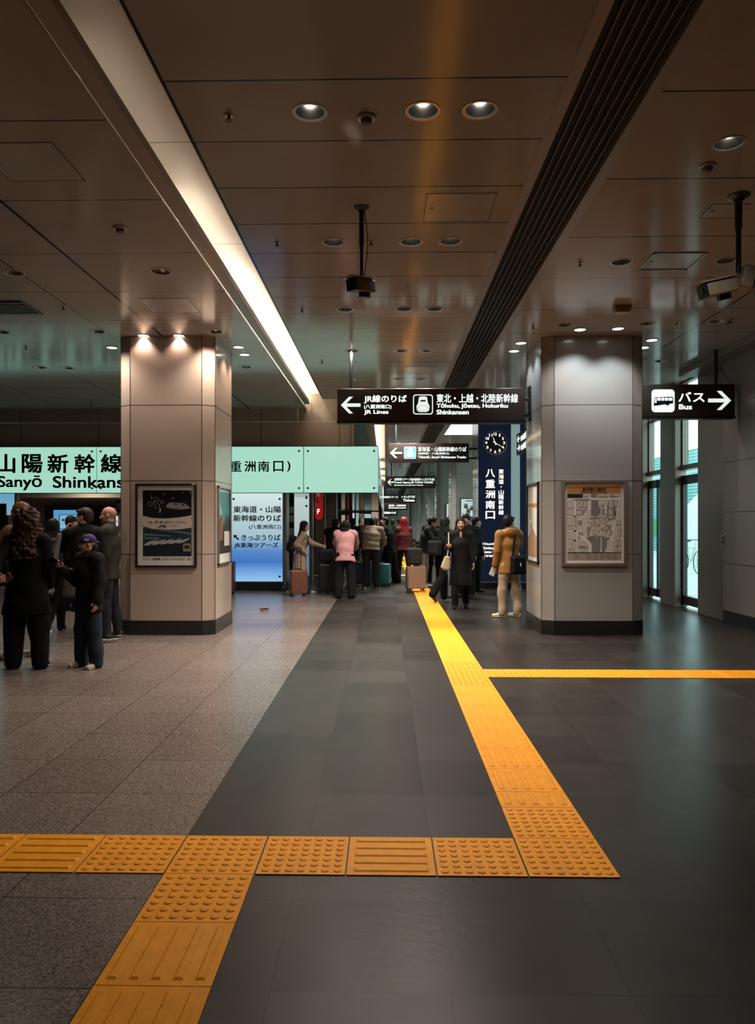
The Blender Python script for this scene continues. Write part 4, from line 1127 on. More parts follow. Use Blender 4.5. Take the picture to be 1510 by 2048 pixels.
b = MB(); b.box((a.x, 22.66, a.z), (c.x, 22.675, c.z)); b.build('window_frame', M['navy'], t)
a, c = at(119.5, 1057, 22.65), at(160, 1030, 22.65)
b = MB(); b.box((a.x, 22.65, a.z), (c.x, 22.655, c.z)); b.build('window_field', emis('screen_pale', (0.22, 0.46, 0.66), 0.9), t)
b = MB(); a = at(124, 1042, 22.64)
for i in range(7): b.box((a.x + i*0.085, 22.64, a.z), (a.x + i*0.085 + 0.06, 22.645, a.z + 0.06))
b.build('caption_marks', M['navy'], t)
t = thing('lit_partition', at(14, 1160, 19.0), 'blue glowing partition panel at the left frame edge behind the crowd', 'sign')
a, c = at(-40, 1160, 19.0), at(28, 986, 19.0)
b = MB(); b.box((a.x, 19.0, 0.2), (c.x, 19.02, c.z)); b.build('panel', grad_emit('partition_blue', [(0, (0.12, 0.3, 0.5)), (.5, (0.30, 0.46, 0.55)), (1, (0.12, 0.38, 0.60))], 2, 0.2, c.z - 0, 0.9), t)
b = MB(); b.box((a.x, 19.03, 0), (c.x + .05, 19.2, c.z + .02)); b.build('housing', M['darksteel'], t)
t = thing('ticket_machine', at(5, 1200, 18.2), 'dark ticket machine with a slanted screen at the left frame edge', 'machine')
a, c = at(-40, 1160, 18.2), at(16, 1030, 18.2)
b = MB(); b.box((a.x, 18.2, 0), (c.x, 18.7, c.z)); b.build('cabinet', M['darksteel'], t, bevel=0.02)
b = MB(); q0, q1 = at(-25, 1030, 18.2), at(10, 1008, 18.2); b.prism([(q0.x, 18.25, q0.z), (q1.x, 18.25, q0.z), (q1.x - .12, 18.45, q1.z), (q0.x, 18.45, q1.z)], (0, 0.05, 0.02)); b.build('slanted_screen', M['signblack'], t)
for i, (x0, y0, x1, y1) in enumerate(((231, 993, 245, 1012), (231, 1014, 245, 1027), (232, 1032, 235, 1052), (240, 1032, 247, 1060))):
    a, c = at(x0, y1, 22.9), at(x1, y0, 22.9)
    t = thing('wall_notice', a, 'notice on the ticket hall wall by the left pillar, ' + ['topmost', 'second from the top', 'narrow lower left', 'lower right one with a figure'][i], 'notice')
    b = MB(); b.box((a.x, 22.9, a.z), (c.x, 22.93, c.z)); b.build('sheet', [M['greyink'], M['greyink'], M['white_lit_warm'], M['whiteink']][i], t)
    b = MB(); b.box((a.x + .03, 22.89, a.z + (c.z-a.z)*.3), (c.x - .03, 22.9, a.z + (c.z-a.z)*.6)); b.build('print', M['ink'], t)

# --- left side of the hall beyond the kiosk
t = thing('white_partition', at(603, 1150, 20), 'whitish lit glass partition with dark bolts beyond the blue panel', 'partition')
a, c = at(588, 1152, 20), at(619, 984, 20)
b = MB(); b.box((a.x, 20, a.z), (c.x, 20.02, c.z)); b.build('panel', grad_emit('partition_white', [(0, (0.10, 0.22, 0.45)), (.3, (0.12, 0.22, 0.34)), (.5, (0.45, 0.55, 0.53)), (1, (0.58, 0.70, 0.68))], 2, a.z - a.z, c.z - a.z, .9), t)
b = MB()
for py in (996, 1012): q = at(613, py, 20); b.tube(q - Vector((0, .03, 0)), q, .03, n=10)
b.build('bolts', M['darksteel'], t)
b = MB(); b.box((c.x, 19.9, 0), (c.x + .1, 20.1, c.z)); b.box((a.x - .14, 19.9, 0), (a.x, 20.1, c.z)); b.build('posts', M['steel'], t)
b = MB(); b.box((a.x - .14, 19.9, 0), (c.x, 20.0, a.z)); b.build('base', M['darksteel'], t)
t = thing('glass_notice_case', at(580, 1150, 18.6), 'dark glass case of small white notices right of the blue panel', 'notice case')
a, c = at(574, 1150, 18.6), at(588, 986, 18.6)
b = MB(); b.box((a.x, 18.6, 0), (c.x, 18.7, c.z)); b.build('case', mat('case_blue', (0.02, 0.03, 0.04), .15), t)
for py0, py1 in ((1013, 1026), (1030, 1044), (1056, 1070)):
    p_, q_ = at(575.5, py1, 18.59), at(587, py0, 18.59); b = MB(); b.box((p_.x, 18.585, p_.z), (q_.x, 18.6, q_.z)); b.build('notice', M['whiteink'], t)
t = thing('red_banner', at(638, 1040, 22), 'red hanging banner with white letters over the pink wall', 'banner')
a, c = at(630, 1040, 22), at(646, 986, 22)
b = MB(); n = 10
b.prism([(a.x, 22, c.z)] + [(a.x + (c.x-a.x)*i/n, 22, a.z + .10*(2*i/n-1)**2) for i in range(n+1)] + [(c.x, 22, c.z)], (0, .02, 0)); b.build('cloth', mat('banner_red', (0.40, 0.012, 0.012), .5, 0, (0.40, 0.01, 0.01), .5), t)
textpx(t, 'F', 634.5, 1018, 639.5, 1028, 22, M['white_lit'], .02)
textpx(t, 'L', 633.5, 996, 639, 1006, 22, M['whiteink'], .02)
b = MB(); p_, q_ = at(631, 1011, 21.995), at(645, 1009, 21.995); b.box((p_.x, 21.99, p_.z), (q_.x, 22, q_.z)); b.build('rule', M['whiteink'], t)
b = MB(); b.tube((a.x - .05, 22.01, c.z), (c.x + .05, 22.01, c.z), .015, n=8); b.build('rod', M['darksteel'], t)
a, c = at(630, 1190, 23.2), at(650, 985, 23.2)
b = MB(); b.box((a.x, 23.2, 0), (c.x, 23.8, c.z)); struct(b.build('wall_pink', mat('pink_wall', (0.50, 0.27, 0.20), .45)), 'pinkish wall end below the red banner')
a, c = at(651, 1190, 22.6), at(673, 985, 22.6)
b = MB(); b.box((a.x, 22.6, 0), (c.x, 23.1, 2.27)); struct(b.build('pillar_hall', mat('dark_column', (0.09, 0.08, 0.075), .4)))
t = thing('shop_front', (-1.3, 44, 0), 'dim shop front with lit vertical strips under the dark soffit', 'shop front')
b = MB(); b.box((-5, 44, 0), (-0.2, 44.2, 2.22)); b.build('wall', mat('shop_dark', (0.05, 0.04, 0.035), .5), t)
for i, (x0, x1, y0, y1, cc) in enumerate(((683, 690, 1030, 1052, (0.40,0.34,0.24)), (694, 698, 1030, 1050, (0.16,0.02,0.02)), (705, 709, 1026, 1056, (0.5,0.62,0.62)), (712, 718, 1026, 1052, (0.3,0.42,0.42)), (720, 728, 1027, 1052, (0.16,0.09,0.04)), (729, 742, 1028, 1036, (0.35,0.55,0.58)), (743, 757, 1024, 1050, (0.40,0.30,0.22)))):
    a, c = at(x0, y1, 43.97), at(x1, y0, 43.97); b = MB(); b.box((a.x, 43.97, a.z), (c.x, 44, c.z)); b.build('lit_panel', emis('shop_lit', cc, 0.9), t)
b = MB(); b.box((-0.9, 44.5, 0), (-0.12, 60, 4.15)); struct(b.build('wall_hall_left', mat('hall_wall', (0.30, 0.25, 0.21), .4)))

# --- fittings
q = atx(1447, 1081, 5.28)
t = thing('wall_switch', q, 'small metal switch plate on the dark right wall', 'switch')
b = MB(); b.box((5.265, q.y - .045, q.z - .09), (5.28, q.y + .045, q.z + .09)); b.build('plate', M['steel'], t, bevel=.004)
b = MB(); b.box((5.258, q.y - .02, q.z - .05), (5.265, q.y + .02, q.z + .0)); b.box((5.258, q.y - .02, q.z + .02), (5.265, q.y + .02, q.z + .06)); b.build('buttons', M['signblack'], t)
q = flo(527, 1222)
t = MB()
rg = random.Random(5); n = 9
vv = [q + Vector((rg.uniform(-.10, .10), rg.uniform(-.09, .09), rg.uniform(.004, .05))) for i in range(14)]
ff = [(i, i+1, i+2) for i in range(12)]
t.add(vv, ff); lit = t.build('crumpled_paper', mat('litter_brown', (0.28, 0.09, 0.045), .6), origin=q)
md = lit.modifiers.new('s', 'SOLIDIFY'); md.thickness = .003
tag(lit, 'crumpled reddish brown paper scrap on the pale floor', 'litter')

# ================================================================ TACTILE PAVING
TS = 0.396
def tile_base(b, depth=TS):
    w = TS / 2; d = depth / 2; h = 0.005
    b.prism([(-w,-d,0),(w,-d,0),(w,d,0),(-w,d,0)], (0,0,h)); return h
def dotted():
    b = MB(); h = tile_base(b)
    for i in range(7):
        for j in range(7):
            b.lathe(((i-3)*0.054, (j-3)*0.054, h), [(0.0185, -0.0005), (0.0165, 0.003), (0.011, 0.0052), (0.0005, 0.0056)], 12)
    return b
def ribbed(depth=TS):
    b = MB(); h = tile_base(b, depth)
    l = depth/2 - 0.028
    for i in range(5):
        x = (i-2)*0.076
        b.prism([(x-.019,-l,h-.0005),(x+.019,-l,h-.0005),(x+.012,-l+.01,h+.0055),(x-.012,-l+.01,h+.0055)], (0,0.0001,0))
        v = [(x-.019,-l,h),(x+.019,-l,h),(x+.019,l,h),(x-.019,l,h),(x-.011,-l+.012,h+.0056),(x+.011,-l+.012,h+.0056),(x+.011,l-.012,h+.0056),(x-.011,l-.012,h+.0056)]
        b.add(v, [(4,5,6,7),(0,1,5,4),(1,2,6,5),(2,3,7,6),(3,0,4,7)])
    return b
wear = M['yellow']; nt = wear.node_tree; bs = nt.nodes['Principled BSDF']
src = bs.inputs['Base Color'].links[0].from_socket
tc = nt.nodes.new('ShaderNodeNewGeometry'); n1 = nt.nodes.new('ShaderNodeTexNoise'); n1.inputs['Scale'].default_value = 38; n1.inputs['Detail'].default_value = 8; n1.inputs['Roughness'].default_value = .75
nt.links.new(tc.outputs['Position'], n1.inputs['Vector'])
mrw = nt.nodes.new('ShaderNodeMapRange'); mrw.inputs[1].default_value = .60; mrw.inputs[2].default_value = .72; mrw.inputs[4].default_value = .8
nt.links.new(n1.outputs['Fac'], mrw.inputs[0])
mx = nt.nodes.new('ShaderNodeMix'); mx.data_type = 'RGBA'; mx.inputs[7].default_value = (0.16, 0.06, 0.004, 1)
nt.links.new(mrw.outputs[0], mx.inputs[0]); nt.links.new(src, mx.inputs[6]); nt.links.new(mx.outputs[2], bs.inputs['Base Color'])
dot_ob = dotted().build('dotted_tile', M['yellow'], smooth=False)
rib_ob = ribbed().build('ribbed_tile', M['yellow'])
half_ob = ribbed(0.23).build('ribbed_tile', M['yellow'])
def put(src_ob, par, x, y, rot=0.0):
    c = src_ob.copy(); COL.objects.link(c); c.parent = par
    c.location = Vector((x, y, 0.0)) - ORIGIN[par.name]; c.rotation_euler = (0, 0, rot)
    return c
XM, YR0 = 0.832, 3.485
p = thing('tactile_strip', (-0.6, YR0, 0), 'yellow tactile row crossing the floor near the camera', 'tactile paving')
for i, kd in enumerate('ddrdddrrrrrr'):
    put(dot_ob if kd == 'd' else rib_ob, p, XM - 0.4034 * i, YR0, 0 if kd == 'd' else R(90))
p = thing('tactile_strip', (-0.78, 2.5, 0), 'yellow tactile branch running toward the camera at the lower left', 'tactile paving')
for i in range(4):
    put(dot_ob if i == 0 else rib_ob, p, XM - 0.4034 * 4, YR0 - 0.4 * (i + 1))
p = thing('tactile_strip', (XM, 10, 0), 'long yellow tactile path leading into the hall', 'tactile paving')
y = YR0 + 0.4; put(dot_ob, p, XM, y)
put(half_ob, p, XM, y + 0.2 + 0.118); y = y + 0.2 + 0.236 + 0.2
k_ = 0
while y < 34:
    put(dot_ob if 7 <= k_ <= 9 else rib_ob, p, XM, y); y += 0.4; k_ += 1
YBR = YR0 + 0.4 + 0.2 + 0.236 + 0.2 + 0.4 * 8
p = thing('tactile_strip', (3, YBR, 0), 'yellow tactile branch running right past the grey pillar', 'tactile paving')
for i in range(11):
    put(dot_ob if i < 4 else rib_ob, p, XM + 0.4 * (i + 1), YBR, R(90))
for Yx, lb in ((22.0, 'short yellow tactile row far down the hall'), (26.4, 'farthest yellow tactile row in the hall')):
    p = thing('tactile_strip', (-0.5, Yx, 0), lb, 'tactile paving')
    for i in range(8 if Yx < 24 else 3): put(rib_ob, p, XM - 0.4 * (i + 1), Yx, R(90))
for o in (dot_ob, rib_ob, half_ob): bpy.data.objects.remove(o)

# ================================================================ PEOPLE (bodies and clothes as smooth blended surfaces)
def V3(*a): return np.array(a, dtype=np.float64)
def unit(v): return v / (np.linalg.norm(v) + 1e-12)
class SDF:
    def __init__(self, h): self.h = h; self.p = []
    def cap(self, a, b, ra, rb=None, k=0.02, sub=False):
        self.p.append(('cap', np.array(a, float), np.array(b, float), ra, ra if rb is None else rb, k, sub)); return self
    def ecap(self, a, b, side, wa, wb, k=0.03, sub=False):     # flattened limb: (half width along side, half depth)
        self.p.append(('ecap', np.array(a, float), np.array(b, float), np.array(side, float), wa, wb, k, sub)); return self
    def ell(self, c, r, Rm=None, k=0.02, sub=False):
        self.p.append(('ell', np.array(c, float), np.array(r, float), np.eye(3) if Rm is None else Rm, k, sub)); return self
    def rbox(self, c, half, Rm=None, rd=0.02, k=0.01, sub=False):
        self.p.append(('rbox', np.array(c, float), np.array(half, float), np.eye(3) if Rm is None else Rm, rd, k, sub)); return self
    def bounds(self, p):
        if p[0] == 'cap': r = max(p[3], p[4]); return np.minimum(p[1], p[2]) - r, np.maximum(p[1], p[2]) + r
        if p[0] == 'ecap': r = max(max(p[4]), max(p[5])); return np.minimum(p[1], p[2]) - r, np.maximum(p[1], p[2]) + r
        if p[0] == 'ell': r = max(p[2]); return p[1] - r, p[1] + r
        r = np.linalg.norm(p[2]); return p[1] - r, p[1] + r
    def dist(self, p, X, Y, Z):
        if p[0] in ('cap', 'ecap'):
            a, b = p[1], p[2]; ab = b - a; L2 = ab @ ab + 1e-12
            qx, qy, qz = X - a[0], Y - a[1], Z - a[2]
            t = np.clip((qx*ab[0] + qy*ab[1] + qz*ab[2]) / L2, 0, 1)
            qx = qx - t*ab[0]; qy = qy - t*ab[1]; qz = qz - t*ab[2]
            if p[0] == 'cap':
                return np.sqrt(qx*qx + qy*qy + qz*qz) - (p[3] + (p[4]-p[3])*t)
            d = unit(ab); s = unit(p[3] - d*(p[3] @ d)); n = np.cross(d, s)
            ws = p[4][0] + (p[5][0]-p[4][0])*t; wn = p[4][1] + (p[5][1]-p[4][1])*t
            u = qx*s[0]+qy*s[1]+qz*s[2]; v = qx*n[0]+qy*n[1]+qz*n[2]; w = qx*d[0]+qy*d[1]+qz*d[2]
            m = np.minimum(ws, wn)
            g = np.sqrt((u/ws)**2 + (v/wn)**2 + (w/m)**2) + 1e-9
            grad = np.sqrt((u/ws**2)**2 + (v/wn**2)**2 + (w/m**2)**2) / g + 1e-6
            return np.clip((g - 1) / grad, -1, 1)
        c = p[1]; Rm = p[3]
        qx, qy, qz = X - c[0], Y - c[1], Z - c[2]
        u = qx*Rm[0,0]+qy*Rm[1,0]+qz*Rm[2,0]; v = qx*Rm[0,1]+qy*Rm[1,1]+qz*Rm[2,1]; w = qx*Rm[0,2]+qy*Rm[1,2]+qz*Rm[2,2]
        r = p[2]
        if p[0] == 'ell':
            g = np.sqrt((u/r[0])**2 + (v/r[1])**2 + (w/r[2])**2) + 1e-9
            grad = np.sqrt((u/r[0]**2)**2 + (v/r[1]**2)**2 + (w/r[2]**2)**2) / g + 1e-6
            return np.clip((g - 1) / grad, -1, 1)
        rd = p[4]
        a, b, d = np.abs(u)-r[0]+rd, np.abs(v)-r[1]+rd, np.abs(w)-r[2]+rd
        return np.sqrt(np.maximum(a,0)**2+np.maximum(b,0)**2+np.maximum(d,0)**2) + np.minimum(np.maximum(np.maximum(a,b),d),0) - rd
    def mesh(self, disp=None):
        h = self.h
        B = [self.bounds(p) for p in self.p if not p[-1]]
        lo = np.min([b[0] for b in B], 0) - 4*h; hi = np.max([b[1] for b in B], 0) + 4*h
        n = np.ceil((hi - lo) / h).astype(int) + 1
        F = np.full(n, 1.0, dtype=np.float32)
        ax = [lo[i] + h*np.arange(n[i]) for i in range(3)]
        for p in self.p:
            k = p[-2]; b0, b1 = self.bounds(p); m = 3*h + k*1.2
            i0 = np.maximum(np.floor((b0 - m - lo)/h).astype(int), 0); i1 = np.minimum(np.ceil((b1 + m - lo)/h).astype(int) + 1, n)
            if (i1 <= i0).any(): continue
            sl = tuple(slice(i0[i], i1[i]) for i in range(3))
            X, Y, Z = np.meshgrid(ax[0][sl[0]], ax[1][sl[1]], ax[2][sl[2]], indexing='ij', sparse=True)
            d = self.dist(p, X, Y, Z); f = F[sl]
            if p[-1]: d = -d; q = np.clip(.5 - .5*(d - f)/k, 0, 1); F[sl] = d*(1-q) + f*q + k*q*(1-q)
            else: q = np.clip(.5 + .5*(d - f)/k, 0, 1); F[sl] = d + (f - d)*q - k*q*(1-q)
        S = F < 0
        cnt = np.zeros(np.array(n) - 1, dtype=np.int8)
        offs = [(i, j, l) for i in (0,1) for j in (0,1) for l in (0,1)]
        def sh(A, o): return A[o[0]:A.shape[0]-1+o[0], o[1]:A.shape[1]-1+o[1], o[2]:A.shape[2]-1+o[2]]
        for o in offs: cnt += sh(S, o)
        I = np.argwhere((cnt > 0) & (cnt < 8))
        idx = np.full(cnt.shape, -1, dtype=np.int32); idx[I[:,0], I[:,1], I[:,2]] = np.arange(len(I))
        acc = np.zeros((len(I), 3)); num = np.zeros(len(I))
        for o in offs:
            for a in range(3):
                if o[a]: continue
                e = list(o); e[a] = 1
                f0 = F[I[:,0]+o[0], I[:,1]+o[1], I[:,2]+o[2]]; f1 = F[I[:,0]+e[0], I[:,1]+e[1], I[:,2]+e[2]]
                c = (f0 < 0) != (f1 < 0)
                t = np.where(c, f0/(f0 - f1 + 1e-12), 0)
                P = np.tile(np.array(o, float), (len(I), 1)); P[:, a] += t
                acc[c] += P[c]; num[c] += 1
        v = lo + h*(I + acc/np.maximum(num, 1)[:, None])
        Q = []
        for a in range(3):
            b, c = (a+1) % 3, (a+2) % 3
            s0 = [slice(None)]*3; s1 = [slice(None)]*3; s0[a] = slice(0, -1); s1[a] = slice(1, None)
            E = np.argwhere(S[tuple(s0)] != S[tuple(s1)])
            E = E[(E[:, b] > 0) & (E[:, c] > 0) & (E[:, b] < n[b]-1) & (E[:, c] < n[c]-1)]
            ins = S[E[:,0], E[:,1], E[:,2]]
            def g(db, dc):
                J = E.copy(); J[:, b] -= db; J[:, c] -= dc; return idx[J[:,0], J[:,1], J[:,2]]
            q = np.stack([g(1,1), g(0,1), g(0,0), g(1,0)], 1)
            q[~ins] = q[~ins][:, ::-1]
            Q.append(q)
        Q = np.concatenate(Q); Q = Q[(Q >= 0).all(1)]
        if disp is not None:
            nr = np.zeros_like(v)
            fn = np.cross(v[Q[:,2]] - v[Q[:,0]], v[Q[:,3]] - v[Q[:,1]])
            for i in range(4): np.add.at(nr, Q[:, i], fn)
            nr /= (np.linalg.norm(nr, axis=1, keepdims=True) + 1e-12)
            v = v + nr * disp(v, nr)[:, None]
        return v, Q
def np_mesh(name, v, Q, m, parent=None, cols=None):
    me = bpy.data.meshes.new(name)
    me.vertices.add(len(v)); me.vertices.foreach_set('co', v.astype(np.float32).ravel())
    me.loops.add(len(Q)*4); me.loops.foreach_set('vertex_index', Q.astype(np.int32).ravel())
    me.polygons.add(len(Q)); me.polygons.foreach_set('loop_start', np.arange(0, len(Q)*4, 4, dtype=np.int32))
    me.update(calc_edges=True); me.validate()
    me.shade_smooth()
    me.materials.append(m)
    if cols is not None:
        ca = me.color_attributes.new('tone', 'FLOAT_COLOR', 'POINT')
        ca.data.foreach_set('color', np.concatenate([cols, np.ones((len(cols), 1))], 1).astype(np.float32).ravel())
    o = bpy.data.objects.new(name, me); COL.objects.link(o)
    if parent is not None: o.parent = parent
    ORIGIN[o.name] = Vector((0, 0, 0))
    return o
def folds(seed, amp, fr=26, vert=1.0):
    rg = np.random.RandomState(seed)
    D = rg.normal(size=(7, 3)); D[:, 2] *= vert; D /= np.linalg.norm(D, axis=1, keepdims=True)
    Fq = rg.uniform(.5, 1.6, 7)*fr; ph = rg.uniform(0, 6.3, 7)
    def f(v, n):
        s = np.zeros(len(v)); w = 0.35*np.sin(v @ (D[0]*fr*0.6) + ph[0])
        for i in range(7): s += np.sin(v @ (D[i]*Fq[i]) + ph[i] + 1.5*w*(i % 3))
        s /= 3.2
        return amp*np.where(s > 0, s, 0.6*s)
    return f
def quilts(pitch, amp):
    def f(v, n): return amp*(np.abs(np.sin(math.pi*(v[:,2] + 0.02*np.sin(v[:,0]*9))/pitch))**0.6 - 0.5)
    return f
def strands(seed, amp, fr=90):
    rg = np.random.RandomState(seed); ph = rg.uniform(0, 6.3, 6)
    def f(v, n):
        an = np.arctan2(v[:,1], v[:,0])
        return amp*(np.sin(an*14 + 6*np.sin(v[:,2]*11 + ph[0]) + ph[1]) + .6*np.sin(v[:,0]*fr + ph[2] + 2*np.sin(v[:,2]*14)) + .6*np.sin(v[:,1]*fr*1.2 + ph[3]))/2.2
    return f
def curls(seed, amp):
    rg = np.random.RandomState(seed); D = rg.normal(size=(8, 3)); D /= np.linalg.norm(D, axis=1, keepdims=True); ph = rg.uniform(0, 6.3, 8)
    def f(v, n):
        s = sum(np.sin(v @ D[i]*rg2 + ph[i]) for i, rg2 in enumerate((90, 120, 140, 170, 80, 200, 150, 110)))
        return amp*s/3
    return f
CLOTH = {}
def cloth(col, rough=0.75, kind=''):
    key = (tuple(col), rough, kind)
    if key not in CLOTH:
        CLOTH[key] = mat('cloth_%d' % len(CLOTH), col, rough, var=0.14, vscale=18.0, bump=0.25 if kind != 'smooth' else 0, bscale=160.0, spec=0.12 if max(col) < 0.03 else 0.25)
    return CLOTH[key]
def skin_mat():
    m = mat('skin', (0.5, 0.3, 0.22), 0.5, spec=0.4)
    nt = m.node_tree; at_ = nt.nodes.new('ShaderNodeAttribute'); at_.attribute_name = 'tone'
    nt.links.new(at_.outputs['Color'], nt.nodes['Principled BSDF'].inputs['Base Color'])
    return m
SKIN = skin_mat()
def rotm(ax, d):
    return np.array(Matrix.Rotation(R(d), 3, ax))
def dirv(a, b, sg):                       # a: swing forward (deg), b: out to the side (deg); hangs down at 0, 0
    a, b = R(a), R(b)
    return V3(sg*math.sin(b), math.sin(a)*math.cos(b), -math.cos(a)*math.cos(b))
PEOPLE = []
def person(label, xy, h=1.70, yaw=0.0, lean=0.0, stoop=None, head=(0, 0), arms=None, legs=None, foot=None, hand=None, tone=(0.50, 0.29, 0.20),
           top=None, bottom=None, shoes=None, hair=None, group=None, res=0.010, seed=1, female=False, beard=None, toe=None, shoulder=1.0, z=0.0):
    """arms: {'L':(a1,b1,a2,b2)} absolute swing / out angles; legs: {'L':(thigh, shin, out)}; hand: {'L':dict(curl, palm)}"""
    s = h / 1.72
    stoop = lean * 1.15 if stoop is None else stoop
    arms = arms or {}; legs = legs or {}; foot = foot or {}; hand = hand or {}; toe = toe or {}
    top = top or {}; bottom = bottom or {}; shoes = shoes or {}; hair = hair or {}
    SG = {'L': -1, 'R': 1}
    X = V3(1, 0, 0)
    up1 = V3(0, math.sin(R(lean)), math.cos(R(lean))); up2 = V3(0, math.sin(R(stoop)), math.cos(R(stoop)))
    pel = V3(0, 0, 0.94)*s
    J = {}
    for S_, sg in SG.items():
        th, shn, out = legs.get(S_, (2, -2, 3))
        hip = pel + V3(sg*0.088, 0, -0.03)*s
        kn = hip + dirv(th, out, sg)*0.425*s
        an = kn + dirv(shn, out*0.4, sg)*0.415*s
        J[S_] = [hip, kn, an]
    low = {}
    for S_ in SG:
        pt = foot.get(S_, (0, 6))         # pitch (toe down +), turn out
        low[S_] = J[S_][2][2] - 0.075*s - max(0, math.sin(R(pt[0])))*0.15*s
    dz = -min(low.values())
    pel = pel + V3(0, 0, dz)
    for S_ in SG: J[S_] = [q + V3(0, 0, dz) for q in J[S_]]
    waist = pel + up1*0.10*s; chest = pel + up1*0.30*s
    neck = chest + up2*0.225*s; sh0 = chest + up2*0.175*s
    sw = (0.165 if female else 0.185)*s*shoulder
    nd = unit(V3(0, math.sin(R(stoop*0.7 + head[1]*0.3 + 6)), math.cos(R(stoop*0.7 + head[1]*0.3 + 6))))
    HR = rotm('Z', head[0]) @ rotm('X', -(head[1]))
    hc = neck + nd*0.145*s
    def H(x, y, z): return hc + HR @ (V3(x, y, z)*s)
    # ---- body
    B = SDF(res)
    k = 0.03
    B.ecap(pel - up1*0.02*s, waist, X, (0.140*s, 0.092*s), (0.122*s, 0.085*s), k)
    B.ecap(waist, chest, X, (0.122*s, 0.085*s), (0.145*s, 0.100*s), k)
    B.ecap(chest, sh0, X, (0.150*s, 0.100*s), (0.125*s, 0.070*s), k)
    B.cap(neck - nd*0.04*s, hc + HR @ V3(0, -0.022, -0.05)*s, 0.056*s, 0.050*s, k)
    A = {}
    for S_, sg in SG.items():
        a1, b1, a2, b2 = arms.get(S_, (4, 8, 14, 4))
        sh = sh0 + X*sg*sw - up2*0.01*s
        el = sh + dirv(a1, b1, sg)*0.285*s; d2 = dirv(a2, b2, sg); wr = el + d2*0.245*s
        A[S_] = [sh, el, wr, d2]
        B.cap(sh0 + X*sg*0.06*s, sh, 0.058*s, 0.050*s, k)
        B.cap(sh, el, 0.047*s, 0.038*s, 0.02); B.cap(el, wr, 0.038*s, 0.026*s, 0.015)
        hd = hand.get(S_, {}); curl = hd.get('curl', 0.4)
        pn = np.array(hd['palm'], float) if 'palm' in hd else V3(-sg, 0.25, 0)
        hdir = unit(np.array(hd['dir'], float)) if 'dir' in hd else d2
        pn = unit(pn - hdir*(pn @ hdir)); wd = np.cross(hdir, pn)
        thumb_side = hd.get('thumb', None)
        if thumb_side is None: thumb_side = 1 if (wd @ V3(0, 1, 0.3)) > 0 else -1
        wd = wd*thumb_side                        # points to the thumb
        kn0 = wr + hdir*0.088*s
        B.ecap(wr + hdir*0.02*s, kn0 - hdir*0.006*s, wd, (0.030*s, 0.0145*s), (0.040*s, 0.0135*s), 0.008)
        for i, (off, ln) in enumerate(((0.030, 0.072), (0.010, 0.082), (-0.010, 0.076), (-0.029, 0.060))):
            b0 = kn0 + wd*off*s - hdir*0.010*s
            th = 0.35*curl; pp = b0
            for j, fr in enumerate((0.46, 0.30, 0.24)):
                th += curl*1.0 if j else curl*0.35
                q = pp + (hdir*math.cos(th) + pn*math.sin(th) + wd*off*0.8)*ln*fr*s*1.12
                B.cap(pp, q, (0.0095 - 0.001*j)*s, (0.0088 - 0.001*j)*s, 0.004); pp = q
        t0 = wr + hdir*0.028*s + wd*0.026*s + pn*0.004*s
        t1 = t0 + unit(hdir*0.62 + wd*0.62 + pn*(0.25 + 0.4*curl))*0.040*s; t2 = t1 + unit(hdir*0.9 + wd*0.12 + pn*0.5*curl)*0.030*s
        B.cap(t0, t1, 0.0135*s, 0.0115*s, 0.008); B.cap(t1, t2, 0.0115*s, 0.0088*s, 0.004)
        A[S_] += [kn0, pn, wd, hdir]
    for S_, sg in SG.items():
        hip, kn, an = J[S_]
        B.cap(hip, kn, 0.078*s, 0.052*s, k); B.cap(kn, an, 0.050*s, 0.034*s, 0.02)
        pt = foot.get(S_, (0, 6))
        fd = rotm('Z', -sg*pt[1]) @ V3(0, math.cos(R(pt[0])), -math.sin(R(pt[0])))
        J[S_].append(fd)
        B.ecap(an - V3(0, 0, 0.035)*s - fd*0.03*s, an - V3(0, 0, 0.045)*s + fd*0.13*s, np.cross(fd, V3(0, 0, 1)), (0.032*s, 0.030*s), (0.040*s, 0.020*s), 0.02)
    # ---- head
    hs = s
    def he(c, r, kk=0.02, sub=False): B.ell(H(*c), np.array(r)*hs, HR, kk, sub)
    he((0, -0.012, 0.035), (0.076, 0.094, 0.084)); he((0, 0.020, -0.034), (0.058, 0.070, 0.082)); he((0, 0.060, -0.094), (0.024, 0.024, 0.020))
    for sg in (-1, 1):
        he((sg*0.040, 0.052, -0.022), (0.026, 0.030, 0.028)); he((sg*0.078, -0.006, -0.006), (0.010, 0.020, 0.031), 0.008)
        he((sg*0.050, 0.0, -0.062), (0.020, 0.045, 0.030))
        he((sg*0.031, 0.097, 0.008), (0.018, 0.014, 0.010), 0.010, True)
        he((sg*0.031, 0.077, 0.007), (0.014, 0.011, 0.010), 0.004)
    B.cap(H(0, 0.082, 0.012), H(0, 0.106, -0.027), 0.0085*hs, 0.0125*hs, 0.010)
    for sg in (-1, 1): he((sg*0.012, 0.094, -0.030), (0.009, 0.010, 0.007), 0.006)
    B.ecap(H(-0.034, 0.080, 0.027), H(0.034, 0.080, 0.027), HR @ V3(0, 0, 1), (0.008*hs, 0.008*hs), (0.008*hs, 0.008*hs), 0.014)
    B.ecap(H(-0.016, 0.085, -0.056), H(0.016, 0.085, -0.056), HR @ V3(0, 0, 1), (0.006*hs, 0.008*hs), (0.006*hs, 0.008*hs), 0.006)
    B.ecap(H(-0.013, 0.082, -0.067), H(0.013, 0.082, -0.067), HR @ V3(0, 0, 1), (0.006*hs, 0.008*hs), (0.006*hs, 0.008*hs), 0.006)
    v, Q = B.mesh()
    L = ((v - hc) @ HR) / s
    tn = np.array(tone); cols = np.tile(tn, (len(v), 1))
